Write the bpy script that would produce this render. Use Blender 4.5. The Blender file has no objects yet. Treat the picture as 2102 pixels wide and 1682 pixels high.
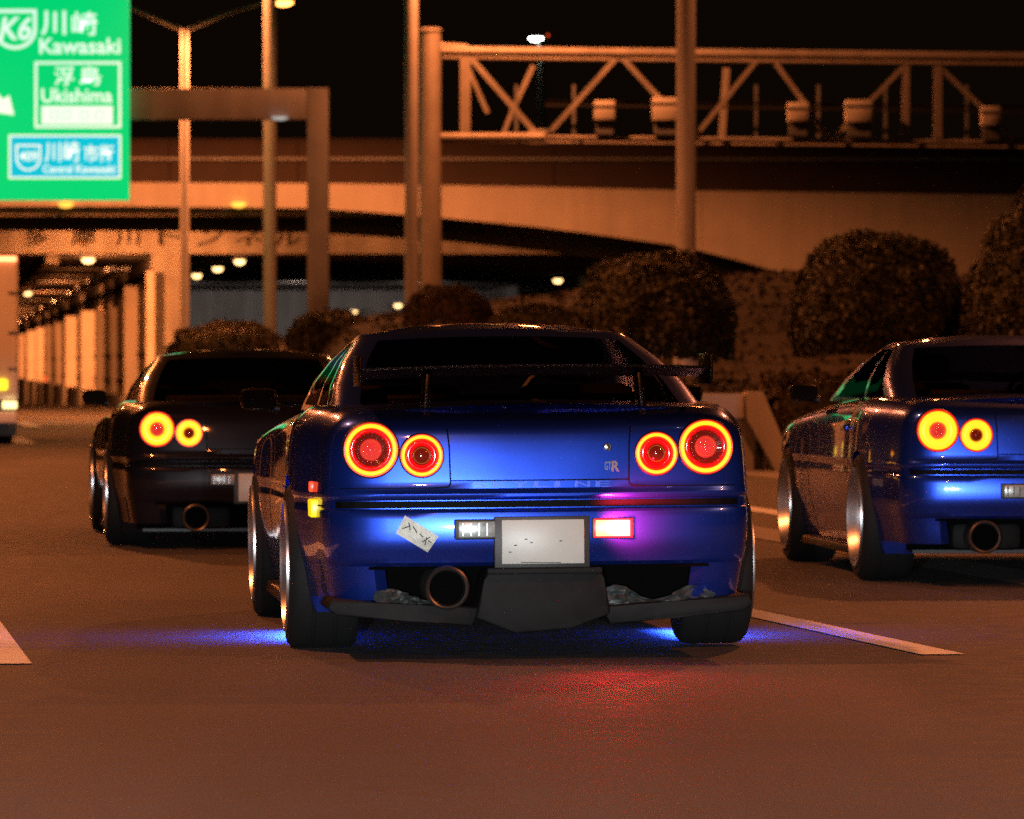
import bpy, bmesh, math, random
import numpy as np
from mathutils import Vector, Matrix
from mathutils.bvhtree import BVHTree

random.seed(7)
rng = np.random.default_rng(11)
scene = bpy.context.scene
COL = scene.collection
R = math.radians

# ------------------------------------------------------------------ camera
FPX, HOR, CAMH = 11000.0, 750.0, 1.1        # focal length in photo pixels, horizon row, camera height
cam_d = bpy.data.cameras.new('camera')
cam = bpy.data.objects.new('camera', cam_d)
COL.objects.link(cam)
cam.location = (0, 0, CAMH)
cam.rotation_euler = (R(90), 0, 0)
cam_d.sensor_fit = 'HORIZONTAL'
cam_d.sensor_width = 36
cam_d.lens = FPX / 2102 * 36
cam_d.shift_y = -(841 - HOR) / 2102
cam_d.clip_start = 0.5
cam_d.clip_end = 3000
cam_d.dof.use_dof = True
cam_d.dof.focus_distance = 20.3
cam_d.dof.aperture_fstop = 7.4
scene.camera = cam

# ------------------------------------------------------------------ night sky
world = bpy.data.worlds.new('World')
scene.world = world
world.use_nodes = True
wn = world.node_tree.nodes
bg = wn['Background']
sky = wn.new('ShaderNodeTexSky')
sky.sky_type = 'NISHITA'
sky.sun_disc = False
sky.sun_elevation = R(-6)
sky.sun_rotation = R(200)
mul = wn.new('ShaderNodeMix'); mul.data_type = 'RGBA'; mul.blend_type = 'MIX'
mul.inputs[0].default_value = 0.9
mul.inputs[7].default_value = (0.075, 0.036, 0.018, 1)      # city glow of a clear sodium-lit night
world.node_tree.links.new(sky.outputs[0], mul.inputs[6])
world.node_tree.links.new(mul.outputs[2], bg.inputs[0])
bg.inputs[1].default_value = 0.05

# faint moon in place of the sun
sun_d = bpy.data.lights.new('moon', 'SUN')
sun_d.energy = 0.004
sun_d.angle = R(0.5)
sun_d.color = (0.8, 0.85, 1.0)
sun = bpy.data.objects.new('moon', sun_d)
COL.objects.link(sun)
sun.rotation_euler = (R(50), 0, R(30))

scene.view_settings.view_transform = 'Standard'
scene.view_settings.look = 'None'
scene.view_settings.exposure = 0.0
scene.view_settings.gamma = 1.0
scene.render.engine = 'CYCLES'
scene.cycles.max_bounces = 6
scene.cycles.transparent_max_bounces = 12
scene.cycles.sample_clamp_indirect = 4.0
scene.cycles.caustics_reflective = False
scene.cycles.caustics_refractive = False
scene.cycles.use_denoising = False

SODIUM = (1.0, 0.25, 0.065)
LAMP_W = 3900.0

def lamp_light(name, loc, power, color, radius=0.12, parent=None):
    d = bpy.data.lights.new(name, 'POINT')
    d.energy = power; d.color = color; d.shadow_soft_size = radius
    o = bpy.data.objects.new(name, d); COL.objects.link(o)
    o.location = loc
    if parent: o.parent = parent
    return o

def spot_light(name, loc, target, power, color, size_deg, blend=0.5, radius=0.06, parent=None):
    d = bpy.data.lights.new(name, 'SPOT')
    d.energy = power; d.color = color; d.shadow_soft_size = radius
    d.spot_size = R(size_deg); d.spot_blend = blend
    o = bpy.data.objects.new(name, d); COL.objects.link(o)
    o.location = loc
    v = Vector(target) - Vector(loc)
    o.rotation_euler = v.to_track_quat('-Z', 'Y').to_euler()
    if parent: o.parent = parent
    return o

# headlamps of the car the picture was taken from (their twin glints show on every car ahead)
for sx in (-0.62, 0.62):
    # dipped beam: its upper edge lies just above the horizontal
    spot_light('headlamp_beam', (sx, 2.2, 0.66), (sx, 2.2 + 20, 0.66 - 20 * math.tan(R(39.05))), 5600, (0.93, 0.97, 1.0), 80, 0.03, 0.05)

# ------------------------------------------------------------------ helpers
def at(px, py, Y):
    """point of the place seen at photo pixel px, py and distance Y"""
    return ((px - 1051) * Y / FPX, Y, CAMH - (py - HOR) * Y / FPX)

def ax(px, Y): return (px - 1051) * Y / FPX
def az(py, Y): return CAMH - (py - HOR) * Y / FPX

def obj(name, verts, faces, mat, parent=None, smooth=None):
    me = bpy.data.meshes.new(name)
    me.from_pydata([tuple(v) for v in verts], [], [tuple(f) for f in faces])
    return link_mesh(name, me, mat, parent, smooth)

def link_mesh(name, me, mat, parent=None, smooth=None):
    me.update()
    if mat is not None:
        me.materials.clear(); me.materials.append(mat)
    if smooth is not None:
        me.polygons.foreach_set('use_smooth', [True] * len(me.polygons))
        me.set_sharp_from_angle(angle=R(smooth))
    o = bpy.data.objects.new(name, me)
    COL.objects.link(o)
    if parent is not None: o.parent = parent
    return o

def from_bm(name, bm, mat, parent=None, smooth=None):
    bmesh.ops.recalc_face_normals(bm, faces=bm.faces[:])
    me = bpy.data.meshes.new(name)
    bm.to_mesh(me); bm.free()
    return link_mesh(name, me, mat, parent, smooth)

def box_bm(bm, lo, hi, bevel=0.0):
    r = bmesh.ops.create_cube(bm, size=1.0)
    c = [(a + b) / 2 for a, b in zip(lo, hi)]; s = [b - a for a, b in zip(lo, hi)]
    for v in r['verts']:
        v.co = Vector((c[0] + v.co.x * s[0], c[1] + v.co.y * s[1], c[2] + v.co.z * s[2]))
    if bevel > 0:
        es = list({e for v in r['verts'] for e in v.link_edges})
        bmesh.ops.bevel(bm, geom=es, offset=bevel, segments=2, affect='EDGES', profile=0.5)

def box(name, lo, hi, mat, parent=None, bevel=0.0):
    bm = bmesh.new(); box_bm(bm, lo, hi, bevel)
    return from_bm(name, bm, mat, parent, 35 if bevel else None)

def prism(name, poly_xz, y0, y1, mat, parent=None, bevel=0.0):
    """polygon in the XZ plane pushed from y0 to y1"""
    bm = bmesh.new()
    a = [bm.verts.new((x, y0, z)) for x, z in poly_xz]
    b = [bm.verts.new((x, y1, z)) for x, z in poly_xz]
    bm.faces.new(a); bm.faces.new(b[::-1])
    n = len(a)
    for i in range(n):
        bm.faces.new((a[i], b[i], b[(i + 1) % n], a[(i + 1) % n]))
    if bevel:
        bmesh.ops.bevel(bm, geom=bm.edges[:], offset=bevel, segments=2, affect='EDGES', profile=0.5)
    return from_bm(name, bm, mat, parent, 35 if bevel else None)

def tube_data(pts, radii, n=12, caps=True):
    pts = [Vector(p) for p in pts]
    if not isinstance(radii, (list, tuple)): radii = [radii] * len(pts)
    vs, fs = [], []
    ref = None
    for i, p in enumerate(pts):
        d = (pts[min(i + 1, len(pts) - 1)] - pts[max(i - 1, 0)]).normalized()
        if ref is None:
            ref = d.orthogonal().normalized()
        u = (ref - d * ref.dot(d)).normalized(); w = d.cross(u); ref = u
        for k in range(n):
            a = 2 * math.pi * k / n
            vs.append(p + (u * math.cos(a) + w * math.sin(a)) * radii[i])
    for i in range(len(pts) - 1):
        for k in range(n):
            fs.append((i * n + k, i * n + (k + 1) % n, (i + 1) * n + (k + 1) % n, (i + 1) * n + k))
    if caps:
        fs.append(tuple(range(n))[::-1]); m = (len(pts) - 1) * n
        fs.append(tuple(m + k for k in range(n)))
    return vs, fs

def tube(name, pts, radii, mat, parent=None, n=12):
    vs, fs = tube_data(pts, radii, n)
    return obj(name, vs, fs, mat, parent, 50)

def bar(name, p, q, w, d, mat, parent=None):
    """square bar from p to q, w across and d deep"""
    p, q = Vector(p), Vector(q); t = (q - p).normalized()
    up = Vector((0, 1, 0)) if abs(t.y) < 0.9 else Vector((0, 0, 1))
    a = t.cross(up).normalized() * w / 2; b = up * d / 2
    vs = [p - a - b, p + a - b, p + a + b, p - a + b, q - a - b, q + a - b, q + a + b, q - a + b]
    fs = [(0, 3, 2, 1), (4, 5, 6, 7), (0, 1, 5, 4), (1, 2, 6, 5), (2, 3, 7, 6), (3, 0, 4, 7)]
    return obj(name, vs, fs, mat, parent)

def lathe(name, prof, center, axis, mat, parent=None, n=40, smooth=30):
    """prof: (radius, distance along axis)"""
    axis = Vector(axis).normalized(); u = axis.orthogonal().normalized(); w = axis.cross(u); c = Vector(center)
    vs, fs, rings = [], [], []
    for r, d in prof:
        if r < 1e-6:
            rings.append([len(vs)]); vs.append(c + axis * d)
        else:
            rings.append(list(range(len(vs), len(vs) + n)))
            for k in range(n):
                a = 2 * math.pi * k / n
                vs.append(c + axis * d + (u * math.cos(a) + w * math.sin(a)) * r)
    for A, B in zip(rings, rings[1:]):
        if len(A) == 1 and len(B) == 1: continue
        for k in range(n):
            k2 = (k + 1) % n
            if len(A) == 1: fs.append((A[0], B[k], B[k2]))
            elif len(B) == 1: fs.append((A[k], A[k2], B[0]))
            else: fs.append((A[k], A[k2], B[k2], B[k]))
    bm = bmesh.new()
    bv = [bm.verts.new(v) for v in vs]
    for f in fs: bm.faces.new([bv[i] for i in f])
    return from_bm(name, bm, mat, parent, smooth)

def empty(name, loc=(0, 0, 0), rz=0.0, label=None, cat=None, group=None):
    o = bpy.data.objects.new(name, None); COL.objects.link(o)
    o.location = loc; o.rotation_euler = (0, 0, rz); o.empty_display_size = 0.2
    tag(o, label, cat, group)
    return o

def tag(o, label=None, cat=None, group=None, kind=None):
    if label: o['label'] = label
    if cat: o['category'] = cat
    if group: o['group'] = group
    if kind: o['kind'] = kind
    return o

def text_mesh(s, bold=0.0, extrude=0.004, spacing=1.0, shear=0.0):
    cu = bpy.data.curves.new('text', 'FONT')
    cu.body = s; cu.offset = bold; cu.extrude = extrude; cu.space_character = spacing; cu.shear = shear
    cu.resolution_u = 4
    o = bpy.data.objects.new('text', cu); COL.objects.link(o)
    dg = bpy.context.evaluated_depsgraph_get()
    me = bpy.data.meshes.new_from_object(o.evaluated_get(dg))
    bpy.data.objects.remove(o)
    return me

def text_fit(name, s, x0, x1, z0, z1, y, mat, parent=None, bold=0.0, spacing=1.0, shear=0.0, depth=0.02):
    """lettering that faces -y and fills the given box"""
    me = text_mesh(s, bold, 0.01, spacing, shear)
    n = len(me.vertices)
    a = np.zeros(n * 3); me.vertices.foreach_get('co', a); a = a.reshape(-1, 3)
    lo, hi = a.min(0), a.max(0)
    t = (a - lo) / np.maximum(hi - lo, 1e-6)
    b = np.stack([x0 + t[:, 0] * (x1 - x0), y - t[:, 2] * depth, z0 + t[:, 1] * (z1 - z0)], 1)
    me.vertices.foreach_set('co', b.ravel())
    return link_mesh(name, me, mat, parent)

# ------------------------------------------------------------------ materials
MATS = {}
def mat(name, color=(0.5, 0.5, 0.5), rough=0.6, metal=0.0, var=0.0, vscale=4.0, bump=0.0, bscale=40.0, emit=None, estr=0.0,
        coat=0.0, coat_rough=0.03, spec=0.5, stain=0.0, rvar=0.0):
    if name in MATS: return MATS[name]
    m = bpy.data.materials.new(name); m.use_nodes = True
    nt = m.node_tree; b = nt.nodes['Principled BSDF']
    b.inputs['Base Color'].default_value = (*color, 1)
    b.inputs['Roughness'].default_value = rough
    b.inputs['Metallic'].default_value = metal
    b.inputs['Specular IOR Level'].default_value = spec
    b.inputs['Coat Weight'].default_value = coat
    b.inputs['Coat Roughness'].default_value = coat_rough
    tc = nt.nodes.new('ShaderNodeTexCoord')
    if var > 0 or rvar > 0:
        n = nt.nodes.new('ShaderNodeTexNoise'); n.inputs['Scale'].default_value = vscale; n.inputs['Detail'].default_value = 8
        n.inputs['Roughness'].default_value = 0.65
        nt.links.new(tc.outputs['Object'], n.inputs['Vector'])
        if var > 0:
            r = nt.nodes.new('ShaderNodeMapRange'); r.inputs[1].default_value = 0.3; r.inputs[2].default_value = 0.7
            r.inputs[3].default_value = 1 - var; r.inputs[4].default_value = 1 + var
            nt.links.new(n.outputs['Fac'], r.inputs[0])
            src = r.outputs[0]
            if stain > 0:      # rain streaks running down
                mp = nt.nodes.new('ShaderNodeMapping'); mp.inputs['Scale'].default_value = (1.6, 1.6, 0.12)
                n2 = nt.nodes.new('ShaderNodeTexNoise'); n2.inputs['Scale'].default_value = 1.5; n2.inputs['Detail'].default_value = 6
                nt.links.new(tc.outputs['Object'], mp.inputs['Vector']); nt.links.new(mp.outputs[0], n2.inputs['Vector'])
                r2 = nt.nodes.new('ShaderNodeMapRange'); r2.inputs[1].default_value = 0.35; r2.inputs[2].default_value = 0.7
                r2.inputs[3].default_value = 1.0; r2.inputs[4].default_value = 1 - stain
                nt.links.new(n2.outputs['Fac'], r2.inputs[0])
                mm = nt.nodes.new('ShaderNodeMath'); mm.operation = 'MULTIPLY'
                nt.links.new(src, mm.inputs[0]); nt.links.new(r2.outputs[0], mm.inputs[1]); src = mm.outputs[0]
            vm = nt.nodes.new('ShaderNodeVectorMath'); vm.operation = 'SCALE'; vm.inputs[0].default_value = color
            nt.links.new(src, vm.inputs['Scale']); nt.links.new(vm.outputs[0], b.inputs['Base Color'])
        if rvar > 0:
            r3 = nt.nodes.new('ShaderNodeMapRange'); r3.inputs[1].default_value = 0.3; r3.inputs[2].default_value = 0.7
            r3.inputs[3].default_value = max(0.02, rough - rvar); r3.inputs[4].default_value = min(1, rough + rvar)
            nt.links.new(n.outputs['Fac'], r3.inputs[0]); nt.links.new(r3.outputs[0], b.inputs['Roughness'])
    if bump > 0:
        n = nt.nodes.new('ShaderNodeTexNoise'); n.inputs['Scale'].default_value = bscale; n.inputs['Detail'].default_value = 5
        nt.links.new(tc.outputs['Object'], n.inputs['Vector'])
        bp = nt.nodes.new('ShaderNodeBump'); bp.inputs['Strength'].default_value = bump; bp.inputs['Distance'].default_value = 0.02
        nt.links.new(n.outputs['Fac'], bp.inputs['Height']); nt.links.new(bp.outputs[0], b.inputs['Normal'])
    if emit is not None:
        b.inputs['Emission Color'].default_value = (*emit, 1)
        b.inputs['Emission Strength'].default_value = estr
    MATS[name] = m
    return m

def glass(name, tint, rough=0.02, gloss=0.3):
    m = bpy.data.materials.new(name); m.use_nodes = True
    nt = m.node_tree; nt.nodes.clear()
    out = nt.nodes.new('ShaderNodeOutputMaterial'); mix = nt.nodes.new('ShaderNodeMixShader')
    tr = nt.nodes.new('ShaderNodeBsdfTransparent'); tr.inputs[0].default_value = (*tint, 1)
    gl = nt.nodes.new('ShaderNodeBsdfGlossy'); gl.inputs['Roughness'].default_value = rough
    gl.inputs['Color'].default_value = (gloss, gloss, gloss, 1)
    fr = nt.nodes.new('ShaderNodeFresnel'); fr.inputs['IOR'].default_value = 1.5
    nt.links.new(fr.outputs[0], mix.inputs[0]); nt.links.new(tr.outputs[0], mix.inputs[1]); nt.links.new(gl.outputs[0], mix.inputs[2])
    nt.links.new(mix.outputs[0], out.inputs[0])
    return m

def asphalt():
    m = bpy.data.materials.new('asphalt'); m.use_nodes = True
    nt = m.node_tree; b = nt.nodes['Principled BSDF']
    tc = nt.nodes.new('ShaderNodeTexCoord')
    def noise(scale, detail, vec=None):
        n = nt.nodes.new('ShaderNodeTexNoise'); n.inputs['Scale'].default_value = scale; n.inputs['Detail'].default_value = detail
        nt.links.new(vec or tc.outputs['Object'], n.inputs['Vector']); return n.outputs['Fac']
    mp = nt.nodes.new('ShaderNodeMapping'); mp.inputs['Rotation'].default_value = (0, 0, R(-8)); mp.inputs['Scale'].default_value = (0.55, 0.03, 1)
    nt.links.new(tc.outputs['Object'], mp.inputs['Vector'])
    streak = noise(1.6, 4, mp.outputs[0])           # wheel tracks and repairs running with the traffic
    patch = noise(0.35, 5); grit = noise(95, 3); mid = noise(7, 6)
    def rng_(src, a, c, lo, hi):
        r = nt.nodes.new('ShaderNodeMapRange'); r.inputs[1].default_value = a; r.inputs[2].default_value = c
        r.inputs[3].default_value = lo; r.inputs[4].default_value = hi
        nt.links.new(src, r.inputs[0]); return r.outputs[0]
    def mulv(a, c):
        k = nt.nodes.new('ShaderNodeMath'); k.operation = 'MULTIPLY'
        nt.links.new(a, k.inputs[0]); nt.links.new(c, k.inputs[1]); return k.outputs[0]
    f = mulv(mulv(rng_(streak, 0.32, 0.68, 0.68, 1.3), rng_(patch, 0.3, 0.7, 0.82, 1.18)), mulv(rng_(grit, 0.32, 0.68, 0.45, 1.6), rng_(mid, 0.3, 0.7, 0.85, 1.15)))
    vm = nt.nodes.new('ShaderNodeVectorMath'); vm.operation = 'SCALE'; vm.inputs[0].default_value = (0.066, 0.062, 0.058)
    nt.links.new(f, vm.inputs['Scale']); nt.links.new(vm.outputs[0], b.inputs['Base Color'])
    nt.links.new(rng_(mid, 0.3, 0.7, 0.62, 0.85), b.inputs['Roughness'])
    bp = nt.nodes.new('ShaderNodeBump'); bp.inputs['Strength'].default_value = 0.3; bp.inputs['Distance'].default_value = 0.005
    nt.links.new(grit, bp.inputs['Height']); nt.links.new(bp.outputs[0], b.inputs['Normal'])
    return m

M = {}
M['asphalt'] = asphalt()
M['paint_line'] = mat('road_paint', (0.72, 0.77, 0.82), 0.6, var=0.18, vscale=9, bump=0.2, bscale=80)
M['paint_worn'] = mat('worn_road_paint', (0.26, 0.25, 0.24), 0.7, var=0.3, vscale=6)
M['concrete'] = mat('concrete', (0.36, 0.34, 0.31), 0.85, var=0.14, vscale=1.3, bump=0.15, bscale=14, stain=0.3)
M['concrete_pale'] = mat('pale_concrete', (0.46, 0.44, 0.41), 0.85, var=0.10, vscale=0.9, bump=0.1, bscale=10, stain=0.16)
M['tunnel_wall'] = mat('tunnel_wall', (0.17, 0.14, 0.11), 0.75, var=0.2, vscale=0.8, stain=0.4)
M['tunnel_column'] = mat('tunnel_column', (0.55, 0.5, 0.43), 0.7, var=0.12, vscale=1.2, stain=0.25)
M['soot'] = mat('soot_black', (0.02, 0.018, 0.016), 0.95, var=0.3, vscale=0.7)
M['grey_wall'] = mat('grey_tunnel_wall', (0.16, 0.17, 0.18), 0.8, var=0.15, vscale=0.6, stain=0.3)
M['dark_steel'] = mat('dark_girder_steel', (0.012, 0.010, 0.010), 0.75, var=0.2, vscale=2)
M['barrier_panel'] = mat('barrier_panel', (0.022, 0.012, 0.010), 0.75, var=0.25, vscale=1.5)
M['galv'] = mat('galvanised_steel', (0.42, 0.40, 0.38), 0.55, metal=0.25, var=0.15, vscale=2.0, stain=0.3)
M['pole'] = mat('lamp_post_paint', (0.50, 0.50, 0.52), 0.55, metal=0.1, var=0.12, vscale=2.0, stain=0.25)
M['galv_dull'] = mat('dull_galvanised_steel', (0.20, 0.22, 0.25), 0.6, metal=0.2, var=0.12, vscale=2.0, stain=0.25)
M['white_box'] = mat('white_enamel', (0.72, 0.7, 0.66), 0.45, var=0.1, vscale=5)
M['leaf'] = mat('dark_leaf', (0.022, 0.022, 0.008), 0.6, var=0.45, vscale=3)
M['leaf_dry'] = mat('dry_hedge_leaf', (0.046, 0.031, 0.012), 0.7, var=0.4, vscale=3)
M['soil'] = mat('bank_soil', (0.020, 0.0125, 0.006), 0.95, var=0.35, vscale=0.8, bump=0.25, bscale=5)
M['bark'] = mat('bark', (0.06, 0.045, 0.03), 0.9, var=0.3, vscale=8)
M['rubber'] = mat('tyre_rubber', (0.006, 0.006, 0.006), 0.75, spec=0.25, bump=0.1, bscale=60)
M['plastic'] = mat('black_plastic', (0.012, 0.012, 0.012), 0.5)
M['gap'] = mat('shut_line', (0.002, 0.002, 0.002), 0.6, spec=0.05)
M['carbon'] = mat('grey_composite', (0.006, 0.0064, 0.0064), 0.65, spec=0.15, var=0.35, vscale=14)
M['foil'] = mat('crumpled_heat_shield', (0.06, 0.07, 0.07), 0.6, metal=0.3, var=0.25, vscale=9, bump=0.4, bscale=14)
M['wing_black'] = mat('satin_black', (0.004, 0.004, 0.005), 0.3, spec=0.35)
M['chrome'] = mat('polished_metal', (0.75, 0.76, 0.78), 0.14, metal=1.0)
M['lip'] = mat('brushed_rim_lip', (0.8, 0.82, 0.85), 0.34, metal=1.0)
M['rim'] = mat('rim_alloy', (0.5, 0.52, 0.55), 0.22, metal=1.0, var=0.08, vscale=8)
M['rim_dark'] = mat('rim_gunmetal', (0.06, 0.06, 0.065), 0.35, metal=0.9)
M['exhaust'] = mat('exhaust_steel', (0.13, 0.125, 0.115), 0.42, metal=1.0, var=0.2, vscale=10)
M['hole'] = mat('deep_black', (0.002, 0.002, 0.002), 0.95, spec=0.02)
M['plate'] = mat('plate_white', (0.41, 0.43, 0.39), 0.4, var=0.05, vscale=12)
M['tape'] = mat('duct_tape', (0.42, 0.45, 0.40), 0.5, metal=0.15, var=0.15, vscale=30, bump=0.25, bscale=45)
M['ink'] = mat('marker_ink', (0.02, 0.025, 0.02), 0.6)
M['clear'] = mat('reverse_lens', (0.30, 0.34, 0.33), 0.3, metal=0.3, var=0.4, vscale=30)
M['seat'] = mat('seat_cloth', (0.05, 0.035, 0.03), 0.9, var=0.3, vscale=9)
M['glass'] = glass('tinted_glass', (0.60, 0.57, 0.54))
M['side_glass'] = glass('dark_side_glass', (0.30, 0.28, 0.27), 0.02, 0.04)
M['ring_yellow'] = mat('lamp_ring_glow', (0.3, 0.05, 0.01), 0.3, emit=(1.0, 0.46, 0.012), estr=2.0)
M['halo_red'] = mat('lamp_red_halo', (0.3, 0.0, 0.0), 0.3, emit=(1.0, 0.018, 0.006), estr=1.0)  # lens bloom around the tail lamps, painted as a glowing rim
M['red_glow'] = mat('lamp_red_glow', (0.3, 0.0, 0.0), 0.12, emit=(1.0, 0.006, 0.008), estr=0.75)
M['red_dark'] = mat('lamp_dark_red', (0.10, 0.006, 0.004), 0.12, bump=0.5, bscale=140, emit=(1.0, 0.02, 0.01), estr=0.07, coat=1)
M['red_lens'] = mat('lamp_red_lens', (0.6, 0.03, 0.03), 0.08, bump=0.5, bscale=120, emit=(1.0, 0.05, 0.04), estr=0.4, coat=1)
M['brown_lens'] = mat('lamp_brown_lens', (0.12, 0.01, 0.005), 0.08, coat=1, emit=(1.0, 0.03, 0.01), estr=0.06)
M['fog_glow'] = mat('rear_fog_glow', (0.6, 0.1, 0.05), 0.3, emit=(1.0, 0.085, 0.02), estr=24)
M['amber_reflection'] = mat('amber_reflection_glow', (0.6, 0.4, 0.0), 0.3, emit=(1.0, 0.72, 0.01), estr=0.85)  # painted-in reflection on the rear wing, no lamp
M['red_spot'] = mat('red_spot_glow', (0.5, 0.02, 0.0), 0.3, emit=(1.0, 0.08, 0.02), estr=1.2)  # small red lamps, and the painted red reflection on the rear wing
M['blue_led'] = mat('blue_led_strip', (0.05, 0.05, 0.4), 0.4, emit=(0.05, 0.12, 1.0), estr=8)
M['lamp_glow'] = mat('street_lamp_lens', (0.8, 0.7, 0.5), 0.4, emit=(1.0, 0.36, 0.075), estr=8)
M['lamp_dim'] = mat('tunnel_lamp_lens', (0.8, 0.7, 0.5), 0.4, emit=(1.0, 0.58, 0.22), estr=4.5)
M['lamp_white'] = mat('white_lamp_lens', (0.8, 0.8, 0.8), 0.4, emit=(0.95, 1.0, 0.85), estr=14)
M['truck'] = mat('truck_box_white', (0.80, 0.78, 0.74), 0.55, var=0.08, vscale=1.5, stain=0.2)
M['sign_green'] = mat('sign_green_panel', (0.0, 0.25, 0.1), 0.4, var=0.0, emit=(0.0, 0.66, 0.17), estr=1.0)
M['sign_white'] = mat('sign_white_print', (0.8, 0.8, 0.8), 0.4, emit=(0.74, 1.0, 0.86), estr=1.0)
M['sign_blue'] = mat('sign_blue_panel', (0.0, 0.2, 0.3), 0.4, emit=(0.0, 0.58, 0.72), estr=0.95)
M['sign_pale'] = mat('sign_faded_print', (0.6, 0.8, 0.7), 0.4, emit=(0.55, 0.95, 0.72), estr=0.85)
M['sign_back'] = mat('sign_back_metal', (0.2, 0.2, 0.2), 0.5, metal=0.5)

def car_paint(name, color, metal, rough):
    m = mat(name, color, rough, metal=metal, coat=1.0, coat_rough=0.04, spec=0.1)
    nt = m.node_tree; b = nt.nodes['Principled BSDF']
    tc = nt.nodes.new('ShaderNodeTexCoord')
    v = nt.nodes.new('ShaderNodeTexVoronoi'); v.inputs['Scale'].default_value = 900       # metallic flake
    nt.links.new(tc.outputs['Object'], v.inputs['Vector'])
    r = nt.nodes.new('ShaderNodeMapRange'); r.inputs[3].default_value = 0.8; r.inputs[4].default_value = 1.25
    nt.links.new(v.outputs['Color'], r.inputs[0])
    vm = nt.nodes.new('ShaderNodeVectorMath'); vm.operation = 'SCALE'; vm.inputs[0].default_value = color
    nt.links.new(r.outputs[0], vm.inputs['Scale']); nt.links.new(vm.outputs[0], b.inputs['Base Color'])
    return m
M['blue_paint'] = car_paint('blue_metallic_paint', (0.018, 0.056, 0.46), 0.86, 0.29)
M['black_paint'] = car_paint('black_paint', (0.006, 0.006, 0.009), 0.2, 0.3)
M['dark_paint'] = car_paint('dark_grey_paint', (0.006, 0.006, 0.008), 0.1, 0.4)

DIRX = -0.125                       # the road leans this many metres left for each metre ahead

# ------------------------------------------------------------------ ground and road
def sheet(name, pts, z, m, parent=None):
    return obj(name, [(x, y, z) for x, y in pts], [tuple(range(len(pts)))], m, parent)

ground = tag(sheet('ground', [(-900, -60), (900, -60), (900, 1800), (-900, 1800)], -1.6, M['soil']), kind='structure')
road_v, road_f = [], []
ys = [-40, 0, 20, 40, 60, 90, 120, 158, 165, 200, 260, 330, 450, 620]
for i, y in enumerate(ys):
    z = 0.0 if y <= 90 else (-0.2 * min(1, (y - 90) / 70) - max(0, (y - 165)) * 0.0065)
    for x in (-70 + min(0, DIRX * (y - 60)), 60):
        road_v.append((x, y, z))
    if i: road_f.append((2 * i - 2, 2 * i - 1, 2 * i + 1, 2 * i))
road = tag(obj('road', road_v, road_f, M['asphalt']), kind='structure')

def stripe(name, x, y, length, width, z, m, dirx=DIRX):
    t = Vector((dirx, 1)).normalized(); nrm = Vector((t.y, -t.x)) * width
    a = Vector((x, y)); b = a + t * length
    return sheet(name, [a, a + nrm, b + nrm, b], z, m, road)
# (x, y) is the near end of the stripe's side nearest the left
stripe('lane_marking', -2.22, 19.62, 9.0, 0.46, 0.005, M['paint_line'], -0.131)
stripe('lane_marking', 1.55, 20.3, 8.0, 0.17, 0.005, M['paint_line'], -0.168)
stripe('lane_marking', -4.6, 40.0, 8.0, 0.3, 0.005, M['paint_line'])
stripe('lane_marking', -6.95, 75.0, 6.0, 0.3, 0.005, M['paint_line'])
stripe('lane_marking', -8.6, 95.0, 8.0, 0.3, 0.005, M['paint_line'])
stripe('edge_line', 1.85 + 1.6, 28.4, 30.0, 0.25, 0.005, M['paint_line'], -0.14)
stripe('edge_line', 1.45 + 1.6, 23.2, 26.0, 0.46, 0.005, M['paint_worn'], -0.14)
stripe('shoulder_strip', 4.2, 40, 16.0, 1.2, 0.004, M['concrete'], -0.14)

# ------------------------------------------------------------------ planted bank between the carriageways
def bank_left(y): return 0.6 - 0.113 * (y - 57)
bv, bf = [], []
NYB, NXB = 40, 40
for j in range(NYB + 1):
    y = 57.4 + (152 - 57.4) * j / NYB
    xl = bank_left(y)
    for i in range(NXB + 1):
        u = i / NXB
        x = xl + (46 - xl) * u ** 1.6
        rise = min(1.0, max(0.0, (y - 66) / 50))
        top = min(3.0, 1.5 + max(0.0, (x + 7.3)) * 0.13)
        edge = min(1.0, (x - xl) / 1.8)
        z = 0.05 + edge * (0.75 + (top - 0.8) * rise * rise * (3 - 2 * rise))
        z += 0.06 * math.sin(x * 1.7 + y * 0.9) * edge + 0.05 * math.sin(x * 4.1 - y * 2.3) * edge
        bv.append((x, y, z))
for j in range(NYB):
    for i in range(NXB):
        a = j * (NXB + 1) + i
        bf.append((a, a + 1, a + NXB + 2, a + NXB + 1))
bank = tag(obj('planted_bank', bv, bf, M['soil'], None, 60), kind='structure')

# ------------------------------------------------------------------ foliage
def leaf_cloud(name, centers, normals, size, m, parent):
    n = len(centers)
    d = normals + rng.normal(0, 0.55, (n, 3)); d /= np.linalg.norm(d, axis=1)[:, None]
    r = rng.normal(0, 1, (n, 3)); u = np.cross(d, r); u /= np.linalg.norm(u, axis=1)[:, None]
    w = np.cross(d, u)
    s = size * rng.uniform(0.6, 1.4, n)[:, None]
    a = centers - u * s * 0.5; b = centers + w * s * 0.28 + d * s * 0.08; c = centers + u * s * 0.5; e = centers - w * s * 0.28 + d * s * 0.08
    vs = np.stack([a, b, c, e], 1).reshape(-1, 3)
    me = bpy.data.meshes.new(name)
    me.vertices.add(n * 4); me.vertices.foreach_set('co', vs.ravel())
    me.loops.add(n * 4); me.loops.foreach_set('vertex_index', np.arange(n * 4))
    me.polygons.add(n); me.polygons.foreach_set('loop_start', np.arange(n) * 4)
    me.update(calc_edges=True)
    o = link_mesh(name, me, m, parent)
    o['kind'] = 'stuff'
    return o

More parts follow.
